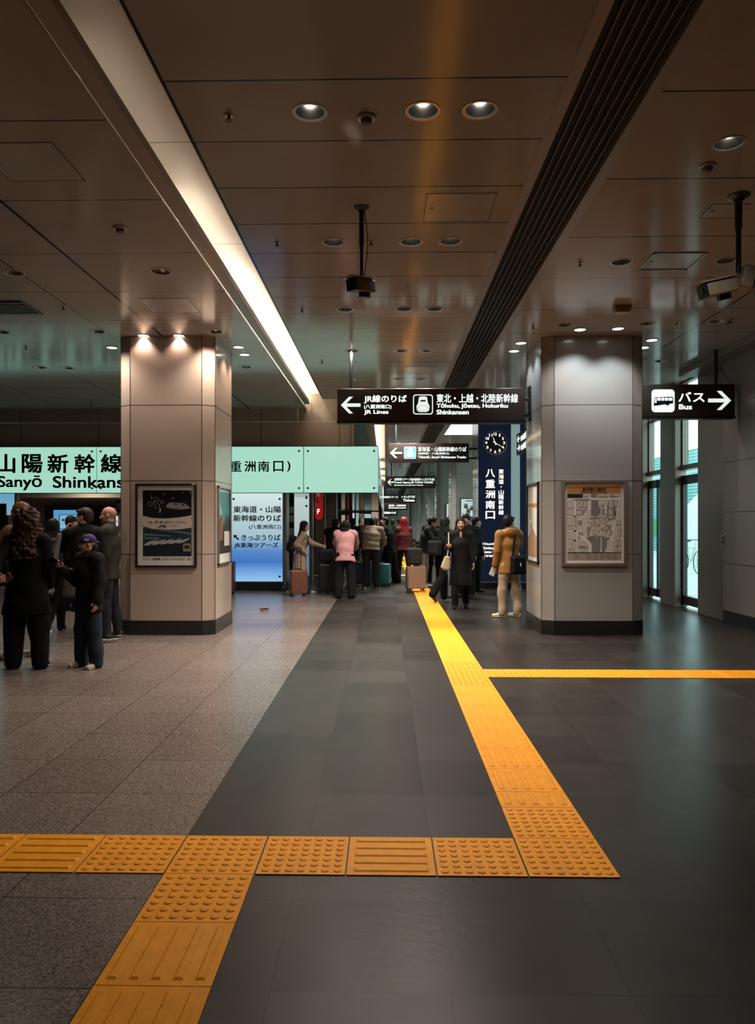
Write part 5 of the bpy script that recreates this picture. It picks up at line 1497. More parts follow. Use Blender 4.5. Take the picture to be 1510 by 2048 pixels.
    def paint(mask, c): cols[mask] = c
    front = L[:, 1] > 0.055
    paint(front & (np.abs(L[:,0]) < 0.023) & (np.abs(L[:,2] + 0.0615) < 0.0095), tn*np.array([0.75, 0.45, 0.45]))
    hcol = np.array(hair.get('col', (0.012, 0.010, 0.009)))
    ax_ = np.abs(L[:,0])
    paint(front & (((ax_ - 0.031)/0.0145)**2 + ((L[:,2]-0.006)/0.0065)**2 < 1), (0.45, 0.42, 0.40))
    paint(front & (((ax_ - 0.031)/0.0065)**2 + ((L[:,2]-0.006)/0.0065)**2 < 1), (0.015, 0.012, 0.010))
    paint(front & (np.abs(ax_ - 0.033) < 0.018) & (np.abs(L[:,2] - 0.0125) < 0.003), (0.02, 0.015, 0.012))
    paint(front & (np.abs(ax_ - 0.033) < 0.021) & (np.abs(L[:,2] - 0.029) < 0.0045), hcol*0.8 + tn*0.1)
    if beard: paint((L[:,1] > -0.01) & (L[:,2] < -0.045) & (L[:,2] > -0.125) & (ax_ < 0.075) & ~((ax_ < 0.022) & (np.abs(L[:,2]+0.0615) < 0.0095)), np.array(beard))
    ob = np_mesh('person', v, Q, SKIN, None, cols)
    ob.location = (xy[0], xy[1], z); ob.rotation_euler = (0, 0, R(yaw))
    tag(ob, label, 'person', group)
    ORIGIN[ob.name] = Vector((0, 0, 0))
    # ---- top garment
    tr = res*1.05
    if top:
        T = SDF(tr); kk = 0.035; g = top.get('thick', 0.022)*s
        hem = top.get('hem', 0.10)*s; fl = top.get('flare', 0.0)*s
        hl = top.get('swing', 0.0)
        hp = pel - V3(0, math.sin(R(hl)), math.cos(R(hl)))*hem if hem > 0 else pel + up1*(-hem)
        wt = top.get('waist', 1.0)
        rb = bottom.get('r', (0.100, 0, 0))[0]*s if bottom else 0.1*s
        T.ecap(hp, waist, X, (max(0.148*s*wt+g, 0.088*s + rb + 0.016*s)+fl, max(0.100*s*wt+g, rb + 0.022*s)+fl*0.8), (0.132*s*wt+g, 0.095*s*wt+g), kk)
        T.ecap(waist, chest, X, (0.132*s*wt+g, 0.095*s*wt+g), (0.152*s+g, 0.108*s+g), kk)
        T.ecap(chest, sh0 + up2*0.012*s, X, (0.155*s+g, 0.108*s+g), (0.115*s+g, 0.070*s+g*0.8), kk)
        for S_, sg in SG.items():
            sh, el, wr, d2 = A[S_][:4]
            T.cap(sh0 + X*sg*0.07*s + up2*0.005*s, sh, 0.058*s+g*.8, 0.054*s+g*.8, kk)
            sl = top.get('sleeve', 0.020)*s
            T.cap(sh, el, 0.050*s+sl, 0.042*s+sl, 0.03); T.cap(el, wr - d2*0.008*s, 0.042*s+sl, 0.030*s+sl*0.9, 0.02)
        cz = hp - unit(waist - hp)*0.30*s; ud = unit(waist - hp)
        T.rbox(cz, V3(0.5, 0.5, 0.30)*s, np.stack([X, np.cross(ud, X), ud], 1), 0.002, 0.006, True) if not any(A[q][6-4][2] < hp[2] - .0 for q in 'LR') else None
        if top.get('collar', True): T.cap(neck - nd*0.02*s, neck + nd*0.035*s, 0.066*s, 0.068*s, 0.02)
        if top.get('hood'):
            hb = top['hood']
            T.ell(neck + V3(0, -0.085, 0.0)*s - up2*0.01*s, V3(0.125, 0.070, 0.085)*s*hb, None, 0.03)
            T.ell(neck + V3(0, -0.075, 0.055)*s, V3(0.070, 0.045, 0.05)*s*hb, None, 0.02, True)
        if top.get('open'):                        # dark gap at the throat
            T.ell(neck + V3(0, 0.105, -0.03)*s, V3(0.035, 0.06, 0.09)*s, None, 0.015, True)
        d = quilts(*top['quilt']) if 'quilt' in top else folds(seed, top.get('fold', 0.007), top.get('ffreq', 22))
        tv, tq = T.mesh(d)
        np_mesh(top.get('name', 'jacket'), tv, tq, cloth(top['col'], top.get('rough', 0.75), top.get('kind', '')), ob)
    # ---- trousers
    if bottom:
        T = SDF(tr); r1, r2, r3 = [q*s for q in bottom.get('r', (0.100, 0.072, 0.060))]
        T.ecap(pel - V3(0, 0, 0.06)*s, pel + up1*0.06*s, X, (0.152*s, 0.108*s), (0.142*s, 0.104*s), 0.03)
        for S_, sg in SG.items():
            hip, kn, an = J[S_][:3]
            T.cap(hip - V3(0, 0, 0.02)*s, kn, r1, r2, 0.022); T.cap(kn, an + unit(an - kn)*0.01*s, r2, r3, 0.02)
        tv, tq = T.mesh(folds(seed + 7, bottom.get('fold', 0.006), 20, 1.4))
        np_mesh(bottom.get('name', 'trousers'), tv, tq, cloth(bottom['col'], 0.8), ob)
    # ---- shoes
    if shoes:
        for S_, sg in SG.items():
            hip, kn, an, fd = J[S_]
            side = np.cross(fd, V3(0, 0, 1)); upv = unit(np.cross(side, fd))
            base = an - upv*0.075*s
            T = SDF(res*0.8)
            T.ecap(base - fd*0.035*s + upv*0.045*s, base + fd*0.06*s + upv*0.046*s, side, (0.038*s, 0.034*s), (0.043*s, 0.032*s), 0.02)
            T.ecap(base + fd*0.05*s + upv*0.040*s, base + fd*0.16*s + upv*0.034*s, side, (0.045*s, 0.030*s), (0.042*s, 0.022*s), 0.02)
            T.cap(base - fd*0.02*s + upv*0.05*s, an + upv*(0.10*s if shoes.get('boot') else 0.015*s), 0.040*s, 0.044*s, 0.02)
            tv, tq = T.mesh()
            so = np_mesh('shoe', tv, tq, cloth(shoes['col'], 0.55, 'smooth'), ob)
            T = SDF(res*0.8)
            T.ecap(base - fd*0.04*s + upv*0.014*s, base + fd*0.165*s + upv*0.014*s, side, (0.044*s, 0.0135*s), (0.046*s, 0.0135*s), 0.01)
            tv, tq = T.mesh()
            np_mesh('sole', tv, tq, cloth(shoes.get('sole', (0.02, 0.02, 0.02)), 0.6, 'smooth'), so)
    # ---- hair and headgear
    st = hair.get('style')
    if st:
        T = SDF(res*0.9)
        def hx(c, r, kk=0.025, sub=False): T.ell(H(*c), np.array(r)*hs, HR, kk, sub)
        vol = hair.get('vol', 1.0)
        hx((0, -0.020, 0.046), (0.084*vol, 0.100*vol, 0.086*vol))
        hx((0, -0.055, -0.005), (0.074*vol, 0.062*vol, 0.075))
        if st in ('short', 'crop'):
            hx((0, 0.105, -0.035), (0.078, 0.085, 0.082), 0.02, True); hx((0, -0.02, -0.135), (0.12, 0.12, 0.06), 0.02, True)
            if st == 'crop': hx((0, 0.12, 0.06), (0.07, 0.06, 0.05), 0.02, True)
            else: T.ecap(H(-0.035, 0.070, 0.082), H(0.045, 0.066, 0.085), HR @ V3(0, 0, 1), (0.018*hs, 0.022*hs), (0.020*hs, 0.022*hs), 0.02)
        elif st in ('long', 'curly'):
            ln = hair.get('len', 0.28)
            for sg in (-1, 1):
                T.cap(H(sg*0.062, 0.0, 0.03), H(sg*0.075*vol, -0.012, -0.11), 0.030*hs*vol, 0.028*hs*vol, 0.03)
                e = H(sg*0.082*vol, -0.02, -0.11) * 0 + neck + X*sg*0.085*s*vol + up2*(0.06 - ln*0.75)*s + V3(0, hair.get('fwd', -0.03), 0)*s
                T.cap(H(sg*0.075*vol, -0.015, -0.10), e, 0.034*hs*vol, 0.024*hs*vol, 0.03)
            T.ecap(H(0, -0.06, -0.02), neck + up2*(0.10 - ln)*s - V3(0, 0.085 + 0.02*vol, 0)*s, HR @ X, (0.082*hs*vol, 0.05*hs*vol), (0.085*hs*vol, 0.030*hs*vol), 0.03)
            hx((0, 0.108, -0.045), (0.056, 0.095, 0.098), 0.018, True)
        elif st == 'cap':
            T.p = []
            hx((0, -0.010, 0.052), (0.088, 0.104, 0.090)); hx((0, 0, -0.095), (0.25, 0.25, 0.125), 0.006, True)
            T.ecap(H(0, -0.09, 0.030), H(0, -0.145, 0.020), HR @ X, (0.060*hs, 0.008*hs), (0.055*hs, 0.006*hs), 0.01)
        elif st == 'bald':
            T.p = []
        elif st == 'beanie':
            hx((0, 0.10, -0.045), (0.09, 0.09, 0.090), 0.015, True); hx((0, -0.01, -0.13), (0.12, 0.12, 0.07), 0.02, True)
        if T.p:
            d = curls(seed, 0.011) if st == 'curly' else (strands(seed, 0.004*hair.get('rough', 1)) if st not in ('beanie', 'cap') else folds(seed, .002, 40))
            tv, tq = T.mesh((lambda vv, nn, d=d: d(vv - hc, nn)))
            np_mesh(hair.get('name', 'hair'), tv, tq, cloth(hcol, 0.5, 'hair'), ob)
    J.update({'pel': pel, 'neck': neck, 'hc': hc, 'chest': chest, 'waist': waist, 'sh0': sh0, 'A': A, 'HR': HR, 's': s, 'up2': up2, 'ob': ob, 'H': H, 'SG': SG})
    yr = np.array(Matrix.Rotation(R(yaw), 3, 'Z'))
    J['W'] = lambda p: Vector(yr @ np.array(p) + np.array([xy[0], xy[1], z]))
    J['yr'] = yr; J['xy'] = xy; J['yaw'] = yaw
    return J
def own(J, name, T, m, label, cat, disp=None, group=None):
    """a thing carried by a person: its own object, laid out in that person's frame"""
    v, q = T.mesh(disp)
    c = v.mean(0); c[2] = v[:, 2].min()
    w = J['W'](c)
    o = np_mesh(name, v - c, q, m)
    o.location = w; o.rotation_euler = (0, 0, R(J['yaw']))
    ORIGIN[o.name] = Vector((0, 0, 0))
    tag(o, label, cat, group)
    o['_c'] = 0; del o['_c']
    return o, c
def sub(o, c, name, T, m, disp=None):
    v, q = T.mesh(disp); return np_mesh(name, v - c, q, m, o)
def backpack(J, label, col, w=0.15, hgt=0.22, d=0.085, seed=3, pockets=True, strap_col=None, drop=0.0):
    s = J['s']; T = SDF(0.011); up = J['up2']; back = np.cross(V3(1,0,0), up)*-1
    back = V3(0, -up[2], up[1])
    c = J['chest'] + back*(0.115 + d + 0.02)*s - up*(0.03 + drop)*s
    Rm = np.stack([V3(1,0,0), -back, up], 1)
    T.rbox(c, V3(w, d, hgt)*s, Rm, 0.06*s)
    if pockets: T.rbox(c + back*d*s*0.9 - up*hgt*0.35*s, V3(w*0.75, d*0.5, hgt*0.5)*s, Rm, 0.035*s, 0.012)
    o, cc = own(J, 'backpack', T, cloth(col, 0.6), label, 'backpack', folds(seed, 0.005, 24))
    for sg in (-1, 1):
        T = SDF(0.009); x = V3(sg*0.115, 0, 0)*s
        pts = [c + x + up*hgt*0.75*s - back*d*s, J['sh0'] + x*1.0 + up*0.085*s, J['sh0'] + x*1.1 - back*0.115*s - up*0.03*s, J['chest'] + x*1.15 - back*0.13*s - up*0.10*s]
        for a, b in zip(pts, pts[1:]): T.ecap(a, b, V3(1,0,0), (0.026*s, 0.010*s), (0.026*s, 0.010*s), 0.01)
        sub(o, cc, 'strap', T, cloth(strap_col or col, 0.6))
    T = SDF(0.008); T.cap(c + up*(hgt+.0)*s + V3(-.03,0,0), c + up*(hgt+.03)*s, .008); T.cap(c + up*(hgt+.03)*s, c + up*hgt*s + V3(.03,0,0), .008)
    sub(o, cc, 'top_handle', T, cloth(strap_col or col, 0.6))
    return o
def suitcase(label, xy, w, d, h, yaw, col, handle=0.0, ribs=True, dark=(0.02,0.02,0.02), metal=True, z=0.0):
    z0 = 0.055
    t = thing('suitcase', (xy[0], xy[1], z), label, 'suitcase'); t.rotation_euler = (0, 0, R(yaw))
    o = ORIGIN[t.name]
    m = mat('suitcase_shell', col, 0.38, var=0.06, vscale=20, spec=0.5)
    def sh(b): b.v = [tuple(Vector(p) + o) for p in b.v]; return b
    b = MB(); b.box((-w/2, -d/2, z0), (w/2, d/2, z0 + h)); sh(b).build('shell', m, t, bevel=0.035)
    if ribs:
        b = MB()
        for i in range(6):
            x = -w/2 + w*(i + .8)/6.6
            b.box((x - .008, -d/2 - .004, z0 + .07), (x + .008, d/2 + .004, z0 + h - .07))
        sh(b).build('shell_ribs', m, t, bevel=0.003)
    b = MB(); b.box((-w/2 - .003, -.010, z0 - .002), (w/2 + .003, .010, z0 + h + .003)); sh(b).build('zip_seam', cloth(dark, .6, 'smooth'), t, bevel=0.002)
    for sx in (-1, 1):
        for sy in (-1, 1):
            b = MB(); b.tube((sx*(w/2-.05)-.012, sy*(d/2-.045), .026), (sx*(w/2-.05)+.012, sy*(d/2-.045), .026), .026, n=16); b.box((sx*(w/2-.05)-.02, sy*(d/2-.045)-.014, .03), (sx*(w/2-.05)+.02, sy*(d/2-.045)+.014, z0 + .006))
            sh(b).build('wheel', M['signblack'], t)
    b = MB()
    b.tube((-.06, -d*0.1, z0+h), (-.06, -d*0.1, z0+h+.025), .008, n=8); b.tube((.06, -d*0.1, z0+h), (.06, -d*0.1, z0+h+.025), .008, n=8); b.tube((-.07, -d*0.1, z0+h+.025), (.07, -d*0.1, z0+h+.025), .011, n=10)
    sh(b).build('top_grip', M['signblack'], t)
    if handle:
        b = MB()
        for sx in (-1, 1): b.tube((sx*w*.26, d/2-.03, z0+h-.02), (sx*w*.26, d/2-.03, z0+h+handle), .009, n=8)
        sh(b).build('telescopic_rods', M['steel'] if metal else M['signblack'], t)
        b = MB(); b.tube((-w*.29, d/2-.03, z0+h+handle), (w*.29, d/2-.03, z0+h+handle), .015, n=12); sh(b).build('pull_handle', M['signblack'], t)
    return t

# ---------------------------------------------------------------- the cast
BLK, BLK2, CHAR = (0.0045, 0.0050, 0.0050), (0.007, 0.0078, 0.0078), (0.02, 0.02, 0.02)
HB = (0.010, 0.009, 0.008)
def spot_at(px, Y): return at(px, 1045, Y)[:2]
def P2(px, py): return flo(px, py)[:2]
# -- left group
J1 = person('ginger haired person in a mustard jacket facing left behind the curly haired one', P2(42, 1316), 1.78, 82, seed=11, res=.009,
    arms={'L': (42, 8, 100, 0), 'R': (20, 6, 80, 0)}, legs={'L': (8, 0, 3), 'R': (-6, -12, 3)}, tone=(.46, .23, .15),
    top=dict(col=(.24, .125, .042), hem=.10, sleeve=.022), bottom=dict(col=(.035, .035, .036)), shoes=dict(col=(.45, .45, .44), sole=(.55, .55, .53)), hair=dict(style='crop', col=(.22, .075, .022)))
J2 = person('person with big curly auburn hair in a long black coat seen from behind', P2(54, 1337), 1.67, 8, seed=12, res=.008, female=True,
    arms={'L': (-40, 14, -36, 0), 'R': (2, 12, 25, -6)}, legs={'L': (3, -1, 6), 'R': (0, -3, 6)}, hand={'L': dict(curl=.5, dir=(1, -.05, .18), palm=(0, 1, 0), thumb=1)},
    top=dict(col=BLK, hem=.34, flare=.035, thick=.034, sleeve=.030, waist=1.05, fold=.010), bottom=dict(col=(.009, .009, .010), r=(.122, .110, .085)), shoes=dict(col=(.012, .012, .012), sole=(.25, .24, .22)),
    hair=dict(style='curly', vol=1.5, len=.34, col=(.048, .021, .012)))
A_ = J2['A']['L']; T = SDF(.004); ct = A_[4] + A_[5]*.020 + A_[7]*.015
lx = unit(A_[7] + V3(0, 0, .25)); lz = unit(np.cross(lx, A_[5])); Rm = np.stack([lx, A_[5], lz], 1)
T.rbox(ct, V3(.078, .0055, .040), Rm, .005, .004); ph, cc = own(J2, 'phone', T, mat('phone_case', (.23, .035, .022), .35), 'phone in a red brown case held by the curly haired person', 'phone')
T = SDF(.003); q = ct - A_[5]*.006 + lx*.055 + lz*.020; T.rbox(q, V3(.018, .003, .016), Rm, .003, .002); sub(ph, cc, 'camera_window', T, M['signblack'])
T = SDF(.0025); T.ell(q - A_[5]*.003 + lx*.006 + lz*.006, V3(.0045, .0045, .0045)); sub(ph, cc, 'flash', T, M['white'])
J3 = person('dark haired person with a black backpack standing behind the curly haired one', P2(106, 1262), 1.60, 15, seed=13, female=True,
    top=dict(col=BLK2, hem=.22, thick=.045, sleeve=.04, quilt=(.10, .010)), bottom=dict(col=BLK), shoes=dict(col=BLK, sole=(.3, .3, .3)), hair=dict(style='long', len=.16, col=(.018, .012, .009)))
backpack(J3, 'black backpack worn behind the curly haired person', (.014, .016, .016), .17, .23, .10)
J4 = person('young person with brown hair striding behind the boy with a hand at the chin', P2(168, 1288), 1.72, 18, head=(66, 0), seed=14, res=.009,
    arms={'L': (42, 16, 158, -6), 'R': (2, 8, 15, 0)}, hand={'L': dict(curl=.75, palm=(.6, .3, .2))}, legs={'L': (-12, -18, 36), 'R': (6, 0, 14)}, foot={'L': (62, 55), 'R': (0, 78)}, tone=(.50, .27, .18),
    top=dict(col=(.012, .012, .012), hem=.12, thick=.026), bottom=dict(col=BLK, r=(.088, .062, .048)), shoes=dict(col=(.012, .012, .012), sole=(.60, .58, .54)), hair=dict(style='short', col=(.035, .020, .012)))
T = SDF(.010); sh4, el4 = J4['A']['L'][0], J4['A']['L'][1]
T.ecap(sh4 + V3(-.10, -.06, -.02), sh4 + V3(-.17, -.10, -.34), V3(0, 1, 0), (.10, .03), (.13, .05)); own(J4, 'shoulder_bag', T, cloth((.10, .10, .095), .8), 'grey hooded bag hanging at the shoulder of the young person behind the boy', 'bag', folds(3, .008, 20))
J5 = person('bald person in a dark olive jacket standing against the left pillar edge', P2(219, 1276), 1.76, 100, seed=15, tone=(.52, .27, .20),
    arms={'L': (6, 6, 25, 0), 'R': (4, 8, 30, 0)}, legs={'L': (4, -2, 3), 'R': (-4, -8, 3)},
    top=dict(col=(.030, .027, .020), hem=.16, thick=.034, sleeve=.03), bottom=dict(col=(.020, .022, .028)), shoes=dict(col=(.05, .035, .032), sole=(.60, .58, .55)), hair=dict(style='bald', col=(.2, .12, .08)))
J6 = person('boy in a purple cap and black jacket looking left and holding a phone', P2(178, 1334), 1.41, 148, head=(-34, 4), seed=16, res=.0075, tone=(.50, .27, .18), shoulder=.95,
    arms={'R': (10, 4, 132, 10), 'L': (2, 12, 14, 4)}, hand={'R': dict(curl=.75, palm=(.3, -.1, .9))}, legs={'L': (1, -3, 4), 'R': (3, -1, 4)}, foot={'L': (0, 10), 'R': (0, 10)},
    top=dict(col=(.009, .010, .010), hem=.20, thick=.056, sleeve=.040, fold=.010), bottom=dict(col=(.011, .019, .032), r=(.112, .100, .090), name='jeans'), shoes=dict(col=(.42, .35, .25), sole=(.50, .45, .36)), hair=dict(style='cap', name='cap', col=(.040, .018, .115)))
cap_ob = [c for c in J6['ob'].children if c.name.startswith('cap')][0]
s6 = J6['s']; HRv = J6['HR']
text(cap_ob, 'NBA', J6['H'](-.087, .040, .052), HRv @ V3(0, -.062, 0)*s6, HRv @ V3(.003, 0, .034)*s6, M['white'], .03, 'cap_lettering', .006)
T = SDF(.008)
for a in (-1, 0, 1): T.cap(J6['H'](a*.05, -.09, -.03), J6['H'](a*.055, -.06, -.075), .028*s6, .024*s6)
np_mesh('hair', *T.mesh(), cloth((.03, .018, .012), .5, 'hair'), J6['ob'])
A_ = J6['A']['R']; T = SDF(.005); ct = A_[4] + A_[5]*.022 + A_[7]*.03; Rm = np.stack([A_[6], A_[5], A_[7]], 1)
T.rbox(ct, V3(.036, .005, .072), Rm, .005, .004); own(J6, 'phone', T, M['signblack'], 'black phone held up by the boy in the purple cap', 'phone')
w4 = J4['W'](J4['A']['L'][1])
T = SDF(.010); c0 = V3(at(143, 1165, 9.1).x - J4['xy'][0], 9.1 - J4['xy'][1], 0); c0 = J4['yr'].T @ c0
T.ecap(c0 + V3(0, 0, .98), c0 + V3(0, 0, .68), V3(1, 0, 0), (.07, .025), (.11, .045)); own(J4, 'tote_bag', T, cloth((.075, .072, .068), .8), 'grey cloth bag hanging between the boy and the curly haired person', 'bag', folds(5, .008, 20))
J7 = person('person with short dark hair silhouetted against the blue screen', spot_at(142, 13.0), 1.66, -35, seed=17, res=.012,
    top=dict(col=BLK2, hem=.10), bottom=dict(col=BLK), shoes=dict(col=BLK), hair=dict(style='short', col=HB))
# -- middle group
J8 = person('person in a beige trench coat with a black backpack walking right with a suitcase', spot_at(601, 16.2), 1.60, -78, lean=7, head=(-6, 4), seed=18, female=True,
    arms={'R': (-38, 4, 48, 2), 'L': (48, -2, 72, -2)}, hand={'R': dict(curl=.9), 'L': dict(curl=.9)}, legs={'L': (13, 12, 2), 'R': (-12, -40, 2)}, foot={'R': (34, 4)},
    top=dict(col=(.33, .225, .155), hem=.44, flare=.085, swing=4, sleeve=.026, name='trench_coat'), bottom=dict(col=(.03, .045, .06), r=(.10, .085, .085)), shoes=dict(col=(.55, .54, .52), sole=(.6, .6, .58)), hair=dict(style='long', len=.24, col=HB))
backpack(J8, 'black backpack worn over the beige trench coat', BLK2, .13, .20, .09, drop=.05)
suitcase('reddish brown hard suitcase pulled by the person in the beige coat', at(596, 1045, 15.75)[:2], .36, .24, .50, 24, (.16, .058, .034), .47, metal=False)
J9 = person('person in a pink jacket bending forward seen from behind', spot_at(690, 15.3), 1.68, 0, lean=20, stoop=42, head=(0, -26), seed=19, female=True,
    arms={'L': (50, 8, 62, 0), 'R': (50, 8, 62, 0)}, legs={'L': (4, -3, 5), 'R': (4, -3, 5)},
    top=dict(col=(.48, .225, .22), hem=.17, swing=8, thick=.042, sleeve=.036, fold=.011), bottom=dict(col=(.011, .011, .012), r=(.112, .094, .086)), shoes=dict(col=BLK, sole=BLK), hair=dict(style='long', len=.16, vol=1.12, col=HB))
T = SDF(.010); nk = J9['neck']; T.ell(nk + V3(0, -.03, .02), V3(.13, .10, .07)); np_mesh('scarf', *T.mesh(folds(4, .008, 28)), cloth(BLK), J9['ob'])
J10 = person('person in a black coat left of the pink jacket', spot_at(664, 17.1), 1.66, -25, lean=14, stoop=22, seed=20, arms={'L': (30, 8, 50, 0), 'R': (30, 8, 50, 0)},
    top=dict(col=BLK, hem=.24, thick=.04, sleeve=.035), bottom=dict(col=BLK), shoes=dict(col=BLK, sole=(.3, .3, .3)), hair=dict(style='short', col=HB))
suitcase('black suitcase standing left of the pink jacket person', at(655, 1045, 16.3)[:2], .40, .27, .60, 8, (.012, .012, .013), .30)
T = SDF(.010); J10b = dict(J10); c0 = J10['yr'].T @ V3(at(653, 1100, 16.25).x - J10['xy'][0], 16.25 - J10['xy'][1], 0)
T.rbox(c0 + V3(0, 0, .83), V3(.17, .11, .13), J10['yr'].T, .06); own(J10, 'travel_bag', T, cloth((.012, .012, .013)), 'black travel bag lying on top of the black suitcase', 'bag', folds(9, .008, 22))
J11 = person('person in a khaki puffer jacket bending over the blue suitcase', spot_at(742, 17.5), 1.72, -6, lean=16, stoop=34, head=(0, -18), seed=21, arms={'L': (48, 10, 58, 0), 'R': (48, 10, 58, 0)}, legs={'L': (6, -3, 5), 'R': (4, -4, 5)},
    top=dict(col=(.185, .135, .085), hem=.04, thick=.060, sleeve=.050, quilt=(.125, .014)), bottom=dict(col=(.014, .013, .013), r=(.105, .082, .070)), shoes=dict(col=(.46, .40, .32), sole=(.6, .57, .5)), hair=dict(style='short', col=HB))
suitcase('dark blue suitcase in front of the khaki puffer jacket person', at(724, 1045, 18.3)[:2], .46, .28, .56, 5, (.008, .022, .045), .0)
suitcase('teal suitcase right of the khaki puffer jacket person', at(763, 1045, 18.3)[:2], .44, .26, .50, -12, (.02, .13, .14), .0)
J12 = person('dark haired person half hidden between puffer jacket and black clad person', spot_at(752, 20.4), 1.68, -20, seed=22, res=.012, top=dict(col=BLK2, hem=.10), bottom=dict(col=BLK), shoes=dict(col=BLK), hair=dict(style='short', col=HB))
J13 = person('person all in black with wide trousers looking down to the left', spot_at(779, 19.2), 1.71, 72, lean=8, stoop=16, head=(10, -18), seed=23, arms={'L': (25, 6, 45, 0), 'R': (25, 6, 45, 0)}, legs={'L': (10, -4, 5), 'R': (-6, -14, 5)},
    top=dict(col=(.012, .014, .015), hem=.14, thick=.040, sleeve=.034), bottom=dict(col=BLK, r=(.135, .130, .115)), shoes=dict(col=(.014, .014, .014), sole=(.45, .45, .45)), hair=dict(style='short', col=HB))
J14 = person('person with long red hair and maroon jacket seen from behind', spot_at(808, 20.5), 1.68, 12, seed=24, female=True, res=.011, legs={'L': (14, 4, 3), 'R': (-10, -22, 3)},
    top=dict(col=(.085, .012, .012), hem=.12, thick=.04), bottom=dict(col=BLK), shoes=dict(col=BLK), hair=dict(style='long', vol=1.3, len=.42, col=(.17, .011, .011), rough=2))
J15 = person('dark haired person with glasses leaning right over the tan suitcase', spot_at(847, 17.9), 1.72, -112, lean=16, stoop=26, head=(6, 2), seed=25, arms={'L': (38, 4, 30, -6), 'R': (38, 4, 30, -10)}, legs={'L': (2, -4, 4), 'R': (2, -4, 4)},
    top=dict(col=(.016, .018, .018), hem=.10, thick=.032), bottom=dict(col=(.26, .22, .20)), shoes=dict(col=(.4, .4, .4)), hair=dict(style='short', vol=1.08, col=HB))
T = SDF(.005); Hh = J15['H']
for a in (-1, 1):
    T.ell(Hh(a*.032, .100, .006), V3(.022, .006, .018)*J15['s'], J15['HR']); T.cap(Hh(a*.054, .096, .010), Hh(a*.076, .0, .008), .004)
T.cap(Hh(-.012, .106, .010), Hh(.012, .106, .010), .004); np_mesh('glasses', *T.mesh(), M['signblack'], J15['ob'])
suitcase('tan hard suitcase standing on the yellow tactile path', at(831, 1045, 16.9)[:2], .42, .27, .50, 14, (.40, .235, .155), .0, dark=(.16, .09, .06), z=.012)
T = SDF(.010); c0 = J15['yr'].T @ V3(at(829, 1100, 16.9).x - J15['xy'][0], 16.9 - J15['xy'][1], 0); zr = J15['yr'].T @ np.array(Matrix.Rotation(R(14), 3, 'Z'))
T.rbox(c0 + V3(0, 0, .79), zr @ V3(.17, .10, .19) * 0 + V3(.17, .11, .19), zr, .06); T.rbox(c0 + V3(0, 0, .73) + zr @ V3(0, -.12, 0), V3(.12, .03, .09), zr, .02)
dfl, cc = own(J15, 'travel_bag', T, cloth((.042, .036, .030)), 'dark grey bag standing on the tan suitcase', 'bag', folds(6, .007, 22))
T = SDF(.009)
for a in range(6):
    u0, u1 = math.pi*a/6, math.pi*(a+1)/6
    T.cap(c0 + V3(0, 0, .97) + zr @ V3(.09*math.cos(u0), 0, .08*math.sin(u0)), c0 + V3(0, 0, .97) + zr @ V3(.09*math.cos(u1), 0, .08*math.sin(u1)), .011)
sub(dfl, cc, 'handle', T, cloth(BLK2))
J16 = person('black clad person with a backpack behind the leaning one', spot_at(868, 19.4), 1.68, 10, seed=26, res=.011, top=dict(col=BLK2, hem=.10, thick=.035), bottom=dict(col=BLK), shoes=dict(col=BLK), hair=dict(style='short', col=HB))
backpack(J16, 'black backpack right of the leaning person with glasses', (.016, .016, .017), .15, .22, .09)
J17 = person('person with long black hair striding across the yellow path', spot_at(886, 14.7), 1.62, -58, lean=5, seed=27, z=.006, female=True, arms={'L': (8, 8, 40, 0), 'R': (10, 8, 55, -8)}, legs={'L': (14, 2, 3), 'R': (-14, -36, 3)}, foot={'R': (48, 4)},
    top=dict(col=BLK, hem=.12, thick=.034, sleeve=.03), bottom=dict(col=BLK, r=(.100, .082, .078)), shoes=dict(col=(.012, .012, .012), sole=(.06, .05, .03)), hair=dict(style='long', len=.36, vol=1.06, col=HB))
T = SDF(.010); c0 = J17['chest'] + V3(.0, -.22, -.14); T.rbox(c0, V3(.17, .09, .15), None, .06); own(J17, 'shoulder_bag', T, cloth((.014, .015, .015)), 'black bag on the back of the striding long haired person', 'bag', folds(8, .007, 22))
J18 = person('person in a long black coat with a cream tote walking toward the camera', spot_at(921, 13.4), 1.62, 176, head=(4, 2), seed=28, female=True, res=.0075, tone=(.52, .28, .19),
    arms={'R': (8, 14, 98, -2), 'L': (2, 10, 12, 6)}, hand={'R': dict(curl=.95, palm=(-.2, 0, 1))}, legs={'R': (12, 4, 2), 'L': (-6, -24, 2)}, foot={'L': (22, 4)},
    top=dict(col=(.009, .009, .009), hem=.50, flare=.025, thick=.030, sleeve=.026, name='long_coat', open=True), bottom=dict(col=BLK, r=(.092, .072, .064)), shoes=dict(col=BLK, sole=BLK, boot=True), hair=dict(style='long', len=.30, vol=1.02, col=(.018, .012, .009)))
A_ = J18['A']['R']; T = SDF(.007); b0 = A_[2] + V3(.03, .05, -.16)
T.ecap(b0 + V3(0, 0, -.02), b0 + V3(.03, 0, -.19), V3(1, 0, 0), (.055, .03), (.085, .045)); bag, cc = own(J18, 'tote_bag', T, cloth((.42, .33, .22)), 'cream tote bag hanging from the arm of the long coated person', 'bag', folds(2, .006, 30))
T = SDF(.006); T.cap(A_[0] + V3(.06, .08, .03), A_[2] + V3(.0, .03, .02), .010); T.cap(A_[2] + V3(0, .03, .02), b0, .011); sub(bag, cc, 'strap', T, cloth((.42, .34, .24)))
